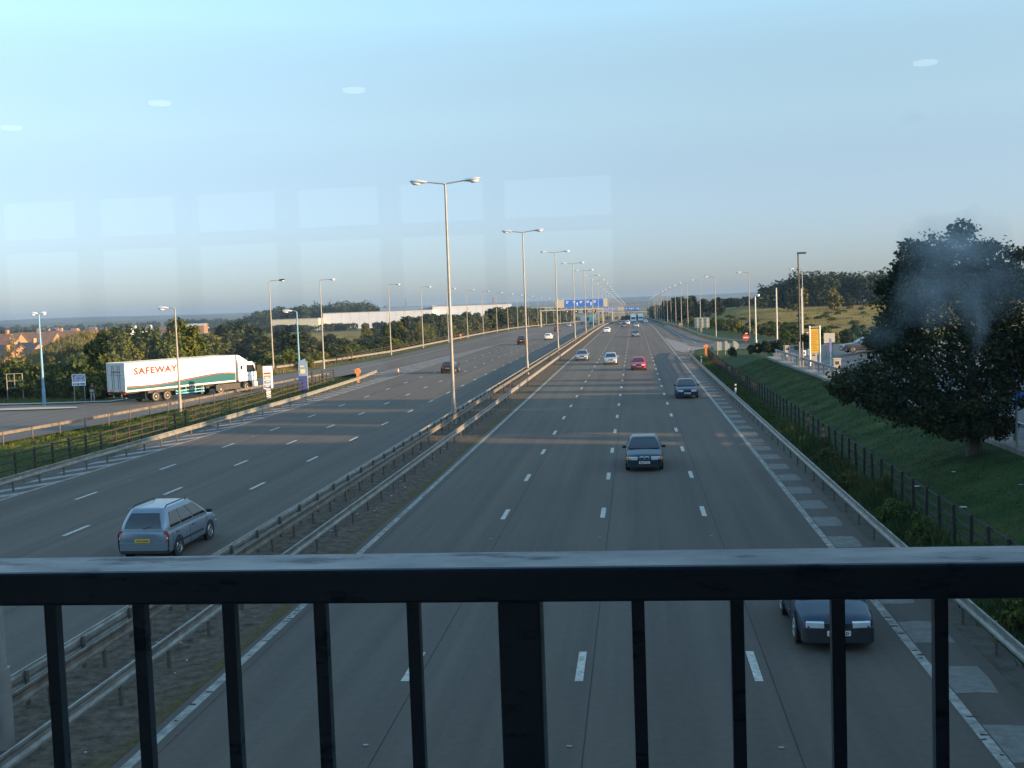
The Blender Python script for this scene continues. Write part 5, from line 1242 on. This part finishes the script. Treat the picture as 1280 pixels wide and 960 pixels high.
b = MB(); b.b2(-.2, .2, -.2, .2, 0, .04); b.build('base', M['black'], cn); b = MB(); b.tube([(0, 0, .041), (0, 0, .7)], [.15, .03], 12); b.build('cone', M['orange'], cn, 40); b = MB(); b.tube([(0, 0, .38), (0, 0, .52)], [.098, .07], 12); b.build('white_band', M['sign_white'], cn, 40)
# no entry signs
for x, y, z, lb, hh_ in ((17.95, 189, 0, 'round red no entry sign on a short post, left of the short white lamp column', 1.35), (24.9, 169.5, None, 'round red no entry sign just right of the tall black lamp column', 1.3)):
    z = Tz(x, y) if z is None else z
    o = post_sign('no_entry_sign', (x, y, z), R(-2), lb)
    b = MB(); b.tube([(0, .04, -.3), (0, .04, hh_ + .75)], .05, 8); b.build('post', M['lamp_grey'], o, 40)
    b = MB(); b.tube([(0, -.02, hh_), (0, .02, hh_)], .52, 28); d_ = b.build('disc', M['sign_red'], o)
    b = MB(); b.b2(-.40, .40, -.032, -.0205, hh_ - .085, hh_ + .085); b.build('white_bar', M['sign_white'], d_)
    b = MB(); b.b2(-.12, .32, -.03, .10, hh_ + .62, hh_ + .74); b.build('sign_light', M['sign_white'], o)
# backs of big signs facing the oncoming traffic
o = post_sign('road_sign', (14.9, 257, Tz(14.9, 257)), R(-3), 'grey back of a rectangular road sign on two posts beside the distant slip road')
b = MB(); b.b2(-1.65, 1.65, -.02, .02, 1.55, 3.75); b.build('panel', M['sign_back'], o); b = MB()
for z in (1.9, 2.65, 3.4): b.b2(-1.6, 1.6, -.06, -.021, z - .04, z + .04)
b.build('stiffener', M['lamp_grey'], o)
for x in (-.95, .0, 1.1):
    b = MB(); b.tube([(x, -.12, -.3), (x, -.12, 3.7)], .055, 8); b.build('post', M['lamp_grey'], o, 40)
o = post_sign('road_sign', (12.6, 161.5, Tz(12.6, 161.5)), R(-2), 'grey back of a wide arrow ended road sign on posts, behind the orange marker')
b = MB(); b.prism([(-1.7, .55), (1.35, .55), (1.75, .95), (1.75, 1.35), (1.35, 1.75), (.85, 1.75), (.78, 1.45), (.30, 1.45), (.22, 1.75), (-1.7, 1.75)], 'y', -.02, .02); b.build('panel', M['sign_back'], o)
for x in (-1.2, -.1, 1.05):
    b = MB(); b.tube([(x, -.09, -.3), (x, -.09, 1.85)], .05, 8); b.build('post', M['lamp_grey'], o, 40)
# marker posts by the right barrier
for y in (143, 95):
    o = empty('marker_post', (8.1, y, 0), 0, 'small white roadside marker post in the rough grass by the right barrier' if y > 100 else 'nearer small marker post hidden in the rough grass by the right barrier', 'marker post'); b = MB(); b.b2(-.07, .07, -.05, .05, -.1, .75); b.build('post', M['sign_white'], o); b = MB(); b.b2(-.071, .071, -.055, -.0505, .45, .62); b.build('reflector', M['black'], o)
# car park signs and bins
o = post_sign('yellow_board', (16.55, 108.2, Tz(16.55, 108.2)), R(4), 'tall yellow notice board between two white posts beside the car park rail', 'notice board')
for x in (-.46, .46):
    b = MB(); b.tube([(x, 0, -.3), (x, 0, 3.75)], .065, 10); p_ = b.build('post', M['white'], o, 40)
b = MB(); b.b2(-.38, .38, -.03, .03, 1.25, 3.45); yb = b.build('board', M['sign_yellow'], o)
b = MB()
for k in range(11): b.b2(-.30, .30 - .1 * (k % 3), -.036, -.0305, 1.45 + k * .17, 1.50 + k * .17)
b.build('lettering', mat('brown_ink', (.25, .13, .02), .6, var=.1), yb); b = MB(); b.tube([(-.46, 0, 3.62), (.46, 0, 3.62)], .04, 8); b.tube([(-.46, 0, 1.12), (.46, 0, 1.12)], .04, 8); b.build('crossbar', M['lamp_white'], o, 40)
o = post_sign('grey_sign', (19.4, 117.5, Tz(19.4, 117.5)), R(5), 'small grey sign panel behind the yellow notice board'); b = MB(); b.b2(-.55, .55, -.02, .02, 1.5, 2.5); b.b2(-.6, -.1, -.03, -.021, 1.2, 1.45); b.build('panel', M['sign_back'], o)
for x in (-.35, .35):
    b = MB(); b.tube([(x, .06, -.3), (x, .06, 2.5)], .045, 8); b.build('post', M['lamp_grey'], o, 40)
o = post_sign('blue_sign_post', (15.5, 93.6, Tz(15.5, 93.6)), R(20), 'narrow dark blue sign edge on on a post, right of the yellow notice board'); b = MB(); b.tube([(0, 0, -.3), (0, 0, 3.1)], .06, 8); b.build('post', M['lamp_blue'], o, 40); b = MB(); b.b2(-.10, .10, -.06, -.061 + .03, 2.0, 3.05); b.build('panel', M['navy_sign'], o)
o = post_sign('blue_sign_post', (15.15, 47.6, Tz(15.15, 47.6)), R(12), 'small square blue sign on a pale pole at the right edge below the big tree'); b = MB(); b.tube([(0, 0, -1.2), (0, 0, 2.45)], .045, 10); b.build('pole', M['lamp_grey'], o, 40); b = MB(); b.b2(-.05, .36, -.06, -.04, 1.82, 2.38); b.build('panel', M['blue_sign'], o)
for x, lb in ((14.75, 'left of a pair of thin grey posts at the car park rail'), (15.05, 'right of a pair of thin grey posts at the car park rail')):
    o = empty('thin_post', (x, 105.5, Tz(x, 105.5)), 0, lb, 'post'); b = MB(); b.tube([(0, 0, -.3), (0, 0, 2.35)], .05, 8); b.build('shaft', M['lamp_grey'], o, 40); b = MB(); b.tube([(0, 0, 2.35), (0, 0, 2.42)], [.06, .03], 8); b.build('cap', M['galv'], o, 40)
for i, (x, y, lb) in enumerate(((16.3, 126, 'farthest beige litter bin with square opening by the car park rail'), (17.0, 112.6, 'middle beige litter bin just left of the yellow notice board'), (16.6, 97.5, 'nearest beige litter bin right of the yellow notice board'))):
    o = empty('litter_bin', (x, y, Tz(x, y)), R(10), lb, 'litter bin'); b = MB(); b.b2(-.32, .32, -.3, .3, 0, 1.15); bevel(b.build('casing', M['concrete'], o), .03); b = MB(); b.b2(-.36, .36, -.34, .34, 1.151, 1.27); bevel(b.build('lid', M['concrete'], o), .03); b = MB(); b.b2(-.16, .16, -.312, -.301, .75, 1.02); b.build('opening', M['black'], o)
for x, lb in ((18.1, 'left of two low white posts beyond the car park rail'), (18.7, 'right of two low white posts beyond the car park rail')):
    o = empty('low_post', (x, 126, Tz(x, 126)), 0, lb, 'post'); b = MB(); b.b2(-.2, .2, -.15, .15, -.1, .62); bevel(b.build('block', M['white'], o), .03); b = MB(); b.b2(-.10, .10, -.156, -.151, .25, .42); b.build('reflector', M['black'], o)
# gantries
def gantry(y, x0, x1, zb_, label, panels, sig):
    rt = empty('sign_gantry', (0, y, float(Z0(y))), 0, label, 'gantry')
    b = MB()
    for x in (x0, x1): b.b2(x - .25, x + .25, -.25, .25, -.2, zb_ - .01)
    b.build('leg', M['sign_tan'], rt)
    b = MB(); b.b2(x0 - .4, x1 + .4, -.6, .6, zb_, zb_ + .35); b.b2(x0 - .4, x1 + .4, -.6, .6, zb_ + 1.25, zb_ + 1.45)
    n = int((x1 - x0) / 2)
    for i in range(n + 1):
        x = x0 + (x1 - x0) * i / n; b.b2(x - .06, x + .06, -.58, -.5, zb_ + .351, zb_ + 1.249)
    b.build('beam', M['sign_tan'], rt)
    for (a, c, z0, z1, m) in panels:
        b = MB(); b.b2(a, c, -.9, -.7, z0, z1); pn = b.build('panel', M[m], rt)
        if 'blue' in m:
            b = MB(); k = 0; xx = a + .6
            while xx < c - 1.4:
                b.b2(xx, xx + 1.1, -.912, -.901, z1 - .75, z1 - .5); b.b2(xx + .1, xx + .8, -.912, -.901, z1 - 1.25, z1 - 1.0)
                if k % 2: b.prism([(xx + 1.6, z0 + .4), (xx + 1.9, z0 + .4), (xx + 1.9, z0 + 1.3), (xx + 2.15, z0 + 1.3), (xx + 1.75, z0 + 1.8), (xx + 1.35, z0 + 1.3), (xx + 1.6, z0 + 1.3)], 'y', -.912, -.901)
                xx += 2.7; k += 1
            b.build('lettering', M['sign_white'], pn)
    for x in sig:
        b = MB(); b.b2(x - .85, x + .85, -.95, -.7, zb_ - 1.1, zb_ - .02); s_ = b.build('lane_signal', M['black'], rt)
        b = MB(); b.disc((x, -.954, zb_ - .55), .22, 'y', 12); b.build('lens', M['lamp_glass'], s_)
gantry(450, -36.5, -12.2, 6.3, 'wide overhead gantry with long blue motorway sign across the outbound lanes', [(-30.5, -27.2, 7.3, 10.4, 'sign_tan'), (-27.1, -11.9, 7.5, 10.2, 'blue_sign'), (-11.8, -10.2, 7.3, 10.4, 'sign_tan')], (-26, -22.5, -19, -15.5))
gantry(900, -30.5, 9.5, 5.6, 'distant gantry with two short blue signs across the whole motorway', [(-26, -13, 7.1, 9.8, 'blue_sign'), (-7, 4, 7.1, 9.2, 'blue_sign'), (-12.6, -8, 7.5, 9.8, 'sign_back')], (-24, -20, -6, -2))
gantry(640, -33.5, -12.0, 5.8, 'smaller gantry with dark lane signals behind the big blue sign', [], (-26, -22.5, -19, -15.5))

# ------------------------------------------------------------------ person at the kerb
def person():
    rt = empty('person', (-52.2, 105.2, Tz(-52.2, 105.2) - .02), R(200), 'red haired person in dark jacket and grey trousers standing at the kerb with cardboard', 'person')
    V = [(0, 0, .95), (0, .01, 1.15), (0, .0, 1.36), (0, .0, 1.47), (0, .02, 1.56), (0, .03, 1.66), (0, .02, 1.74),
         (.19, 0, 1.40), (.25, .06, 1.14), (.14, .27, 1.10), (.10, .33, 1.11), (-.19, 0, 1.40), (-.25, .06, 1.14), (-.14, .27, 1.10), (-.10, .33, 1.11),
         (.10, 0, .88), (.12, .03, .48), (.13, -.02, .09), (.14, .13, .04), (-.10, 0, .88), (-.13, .0, .48), (-.15, -.04, .09), (-.17, .11, .04)]
    Rr = [.155, .15, .165, .065, .075, .10, .07, .075, .05, .04, .035, .075, .05, .04, .035, .10, .068, .05, .04, .10, .068, .05, .04]
    Eg = [(0, 1), (1, 2), (2, 3), (3, 4), (4, 5), (5, 6), (2, 7), (7, 8), (8, 9), (9, 10), (2, 11), (11, 12), (12, 13), (13, 14), (0, 15), (15, 16), (16, 17), (17, 18), (0, 19), (19, 20), (20, 21), (21, 22)]
    for s_, base in ((1, 10), (-1, 14)):                     # five fingers on each hand, closed round the card
        bx = s_ * .10
        for j, (dx, dz, l) in enumerate(((.0, .03, .05), (.0, .012, .055), (.0, -.006, .052), (.0, -.024, .042), (-.03, .045, .04))):
            i = len(V); V += [(bx - s_ * .012 + dx * s_, .37, 1.115 + dz), (bx - s_ * (.012 + l * .7) + dx * s_, .385, 1.115 + dz)]; Rr += [.010, .008]; Eg += [(base, i), (i, i + 1)]
    me = D.meshes.new('body'); me.from_pydata(V, Eg, []); o = D.objects.new('tmp_body', me); COL.objects.link(o)
    sk = o.modifiers.new('skin', 'SKIN'); sk.use_smooth_shade = True
    for i, r_ in enumerate(Rr): me.skin_vertices[0].data[i].radius = (r_, r_ * (.72 if i in (0, 1, 2) else 1)); me.skin_vertices[0].data[i].use_root = (i == 0)
    sb_ = o.modifiers.new('sub', 'SUBSURF'); sb_.levels = 1; sb_.render_levels = 1
    bpy.context.view_layer.update(); dg = bpy.context.evaluated_depsgraph_get()
    m2 = D.meshes.new_from_object(o.evaluated_get(dg)); D.objects.remove(o); m2.name = 'body'
    m2.materials.clear()
    for m in ('skin', 'jacket', 'trousers', 'black'): m2.materials.append(M[m])
    for p in m2.polygons:
        c = p.center; p.material_index = 0
        if c.z < .10: p.material_index = 3
        elif c.z < .93: p.material_index = 2
        elif c.z < 1.49 and not (c.y > .30 and c.z < 1.2): p.material_index = 1
    bo = D.objects.new('body', m2); COL.objects.link(bo); bo.parent = rt
    b = MB(); rings = []
    for z, r_, y in ((1.62, .112, -.035), (1.68, .122, -.01), (1.75, .112, .01), (1.80, .07, .02), (1.815, .01, .02)): rings.append([(r_ * math.cos(k * PI / 8), y + r_ * 1.05 * math.sin(k * PI / 8), z) for k in range(16)])
    b.loft(rings); b.build('hair', M['hair'], rt, 60)
    b = MB()
    for sx in (-1, 1): b.box((sx * .036, .128, 1.665), (.022, .012, .012))
    b.build('eyes', M['ink'], rt); b = MB(); b.loft([[(-.014, .125, 1.66), (.014, .125, 1.66), (.0, .13, 1.67)], [(-.02, .125, 1.62), (.02, .125, 1.62), (0, .155, 1.622)]]); b.b2(-.026, .026, .12, .13, 1.585, 1.592); b.build('nose_and_mouth', M['skin'], rt)
    cd_ = empty('cardboard_sign', (-52.2, 105.2, 0), R(200), 'small brown cardboard sheet held by the person at the kerb', 'cardboard sign'); cd_.location.z = rt.location.z
    b = MB(); b.b2(-.20, .20, .392, .398, .98, 1.24); b.build('sheet', M['card'], cd_)
    bg_ = empty('dark_bag', (-52.95, 104.9, Tz(-52.95, 104.9)), R(30), 'dark bag lying at the kerb between the sign posts and the person', 'bag')
    b = MB(); b.loft([rrect(-.16, .16, w_, z, .1) for w_, z in ((.30, -.02), (.36, .08), (.34, .2), (.22, .28))]); b.build('bag_body', M['jacket'], bg_, 60); b = MB(); b.tube([(-.15, 0, .27), (-.08, 0, .38), (.08, 0, .38), (.15, 0, .27)], .015, 6); b.build('handle', M['black'], bg_)
person()

# ------------------------------------------------------------------ buildings in the distance
def block(name, px0, px1, depth, ptop, pbot, label, m, dy=40, bands=True):
    a = at(px0, pbot, depth); c = at(px1, pbot, depth); tz = at((px0 + px1) / 2, ptop, depth).z
    W_ = (c - a).length; mid = (a + c) / 2; ang = math.atan2(c.y - a.y, c.x - a.x); zg = Tz(mid.x, mid.y) - 1
    rt = empty(name, (mid.x, mid.y, zg), ang, label, 'warehouse'); h = tz - zg
    b = MB(); b.b2(-W_ / 2, W_ / 2, 0, dy, 0, h); wl = b.build('wall', m, rt)
    b = MB(); b.b2(-W_ / 2 - .3, W_ / 2 + .3, -.3, dy + .3, h, h + .35); b.build('roof', M['lamp_grey'], rt)
    b = MB(); n = int(W_ / 7)
    for i in range(1, n): b.b2(-W_ / 2 + W_ * i / n - .09, -W_ / 2 + W_ * i / n + .09, -.06, -.003, .5, h - .2)
    b.build('cladding_joint', M['sign_back'], wl)
    b = MB(); n = max(2, int(W_ / 22))
    for i in range(n): x = -W_ / 2 + W_ * (i + .5) / n; b.b2(x - 1.8, x + 1.8, -.10, -.004, 0, 4.2)
    b.build('loading_door', M['clad_blue'], rt)
block('warehouse', 404, 541, 900, 389.5, 402, 'long low white warehouse with flat roof beyond the field', M['cladding'])
block('warehouse', 541, 640, 930, 381.5, 396, 'tall white and grey warehouse behind the belt of roadside trees, right of the low one', M['cladding'], 60)
block('warehouse', 475, 540, 960, 383.5, 392, 'blue grey warehouse rising behind the long low white one', M['clad_blue'], 60)
block('warehouse', 340, 398, 880, 399, 404, 'lowest grey shed at the left end of the warehouses', M['sign_back'], 30)
def house(p, ang, W_, dp, he, hr, label, wm, rm, group=None, detail=True, name='house'):
    rt = empty(name, p, ang, label, 'house', group)
    b = MB(); b.loft([[(-W_ / 2, -dp / 2, -1), (W_ / 2, -dp / 2, -1), (W_ / 2, dp / 2, -1), (-W_ / 2, dp / 2, -1)], [(-W_ / 2, -dp / 2, he), (W_ / 2, -dp / 2, he), (W_ / 2, dp / 2, he), (-W_ / 2, dp / 2, he)]])
    for x in (-W_ / 2, W_ / 2): b.face([(x, -dp / 2, he), (x, dp / 2, he), (x, 0, hr)])
    b.build('wall', wm, rt)
    b = MB(); e = .35
    for s_ in (-1, 1):
        A = [(-W_ / 2 - e, s_ * (dp / 2 + e), he - e * (hr - he) / (dp / 2)), (W_ / 2 + e, s_ * (dp / 2 + e), he - e * (hr - he) / (dp / 2)), (W_ / 2 + e, 0, hr), (-W_ / 2 - e, 0, hr)]
        b.loft([[(x, y, z + .03) for x, y, z in A], [(x, y, z + .2) for x, y, z in A]])
    rf = b.build('roof', rm, rt)
    if detail:
        b = MB(); b.b2(W_ * .22, W_ * .22 + .7, -.35, .35, hr - .6, hr + 1.1); b.build('chimney', M['brick'], rf)
        for z in (1.0, 3.4):
            if z + 1.3 > he: continue
            for x in (-W_ * .27, W_ * .2):
                b = MB(); b.b2(x - .6, x + .6, -dp / 2 - .05, -dp / 2 - .003, z, z + 1.25); f_ = b.build('window', M['sign_white'], rt)
                b = MB(); b.b2(x - .5, x + .5, -dp / 2 - .07, -dp / 2 - .051, z + .1, z + 1.15); b.build('pane', M['win'], f_)
            b = MB(); b.b2(W_ / 2 + .003, W_ / 2 + .05, -.6, .6, z + 1.0, z + 2.1); f_ = b.build('window', M['sign_white'], rt); b = MB(); b.b2(W_ / 2 + .051, W_ / 2 + .07, -.5, .5, z + 1.1, z + 2.0); b.build('pane', M['win'], f_)
for i, (px, py, dep, ang, W_) in enumerate(((12, 441, 262, -28, 9), (36, 438, 262, -28, 9), (52, 447, 245, -28, 7), (2, 448, 240, -28, 9), (28, 424, 330, -4, 22), (60, 421, 360, -4, 20), (-6, 425, 320, -4, 16), (84, 420, 400, -6, 16))):
    p = at(px, py, dep); z = at(px, py + 2, dep).z - 6.2
    lb = ('orange brick gabled house with brown tiled roof, %s of the near row at far left' % ['second', 'third', 'lowest', 'first'][i]) if i < 4 else ('long brown roofed house behind the near gables, %s' % ['above the second gable', 'above the third gable', 'at the picture edge', 'farthest right by the trees'][i - 4])
    house((p.x, p.y, z), R(ang), W_, 8, 5.0, 8.2, lb, M['brick_mid'], M['tile_mid'], 'brick houses at the far left')
rg = random.Random(9)
for i in range(55):
    px = rg.uniform(-5, 262); py = 402; dep = rg.uniform(950, 2100)
    p = at(px, py, dep); wm = rg.choice([M['white_dull'], M['brick_dull'], M['brick_dull'], M['brick_dull'], M['sign_back']]); 
    house((p.x, p.y, Tz(p.x, p.y)), R(rg.uniform(-60, 40)), rg.uniform(7, 12), 6.5, 4.2, 6.6, 'tiny pale or brick house in the distant town on the left', wm, rg.choice([M['tile_dull'], M['tile_dull'], M['tile_grey']]), 'houses of the distant town', False)
p = at(242, 404.5, 480); house((p.x, p.y, p.z - 3.2), R(8), 10, 7, 2.2, 3.0, 'low dull roofed building among the trees above the lorry', M['brick_dull'], M['sign_back'], None, False, 'low_building')
def pylon(px, py_b, py_t, depth, label):
    p = at(px, py_b, depth); t = at(px, py_t, depth).z; zg = Tz(p.x, p.y); h = t - zg
    rt = empty('pylon', (p.x, p.y, zg), R(20), label, 'pylon'); b = MB(); wd = h * .10
    for sx in (-1, 1):
        for sy in (-1, 1): b.tube([(sx * wd, sy * wd, 0), (sx * wd * .35, sy * wd * .35, h * .6), (sx * .15, sy * .15, h)], h * .006, 4)
    for k in range(8):
        z0, z1 = h * k / 10, h * (k + 1) / 10; w0, w1 = wd * (1 - .8 * z0 / h), wd * (1 - .8 * z1 / h)
        for sy in (-1, 1): b.tube([(-w0, sy * w0, z0), (w1, sy * w1, z1)], h * .004, 4); b.tube([(w0, sy * w0, z0), (-w1, sy * w1, z1)], h * .004, 4)
    b.build('lattice_tower', M['lamp_grey'], rt)
    b = MB()
    for z, l in ((.66, .17), (.78, .2), (.9, .14)): b.tube([(-h * l, 0, h * z), (0, 0, h * (z + .03)), (h * l, 0, h * z)], h * .006, 4)
    b.build('cross_arm', M['lamp_grey'], rt)
pylon(826, 388, 364, 1600, 'lattice pylon standing on the horizon right of the vanishing point')
pylon(617, 388, 370, 1500, 'faint lattice pylon beyond the warehouse roof')
pylon(508, 390, 372, 1900, 'small faint lattice pylon above the wooded hill')

# services building on the right bank, just outside the view: it throws the evening shade over the near road
sv = empty('services_building', (46, 6, 1.0), 0, 'long flat roofed motorway services building with window bands on the right bank', 'building')
b = MB(); b.b2(-24, 26, -34, 37, -2, 12.5); b.build('wall', M['beige_wall'], sv)
b = MB(); b.b2(-24.6, 26.6, -34.6, 37.6, 12.501, 13.1); b.build('roof', M['lamp_grey'], sv)
for z in (1.6, 5.2, 8.8):
    for k in range(8):
        y = -32 + k * 8.2; b = MB(); b.b2(-24.08, -24.003, y, y + 6.4, z, z + 2.1); f_ = b.build('window', M['frame_dark'], sv); b = MB(); b.b2(-24.11, -24.081, y + .2, y + 6.2, z + .2, z + 1.9); b.build('pane', M['win'], f_)

# ------------------------------------------------------------------ litter
rg = random.Random(3)
LM = [M['litter'], M['litter'], M['clad_blue'], M['card']]
def litter(x, y, z, s, label, group):
    b = MB(); a = rg.uniform(0, 6.28); pts = []
    for k in range(6):
        t = a + k * PI / 3; r_ = s * rg.uniform(.5, 1); pts.append((r_ * math.cos(t), r_ * math.sin(t) * .6))
    b.loft([[(px, py, rg.uniform(.0, .01)) for px, py in pts], [(px * .8, py * .8, rg.uniform(.012, .03)) for px, py in pts]])
    o = b.build('litter', rg.choice(LM)); o.location = (x, y, z); tag(o, label, 'litter', group)
for i in range(34):
    y = 17 + 60 * rg.random() ** 1.6; litter(rg.uniform(-11.6, -9.9), y, .03, rg.uniform(.03, .085), 'scrap of pale litter lying in the dirt of the central reservation', 'litter on the central reservation')
for px, py in ((1192, 590), (1205, 634), (1277, 606), (1121, 530), (1146, 608), (1030, 476), (1078, 505)):
    d = at(px, py, 1) - Vector((0, 0, CAMH)); t_ = 50.0
    for it in range(40):
        p = Vector((0, 0, CAMH)) + d * t_; t_ *= (CAMH - Tz(p.x, p.y)) / (CAMH - p.z)
    litter(p.x, p.y, Tz(p.x, p.y), rg.uniform(.12, .22), 'scrap of pale litter on the dark grass bank', 'litter on the grass bank')

# ------------------------------------------------------------------ haze
hz = MB(); hz.b2(-6200, 6200, -320, 7200, -16.5, 46); ho = hz.build('haze', [], fix=True)
hm = D.materials.new('haze'); hm.use_nodes = True; hn = hm.node_tree; hn.nodes.remove(hn.nodes['Principled BSDF'])
pv = hn.nodes.new('ShaderNodeVolumePrincipled'); pv.inputs['Color'].default_value = (.25, .42, .66, 1); pv.inputs['Density'].default_value = .00011; pv.inputs['Anisotropy'].default_value = .2
hn.links.new(pv.outputs[0], hn.nodes['Material Output'].inputs['Volume']); ho.data.materials.append(hm); tag(ho, kind='stuff')
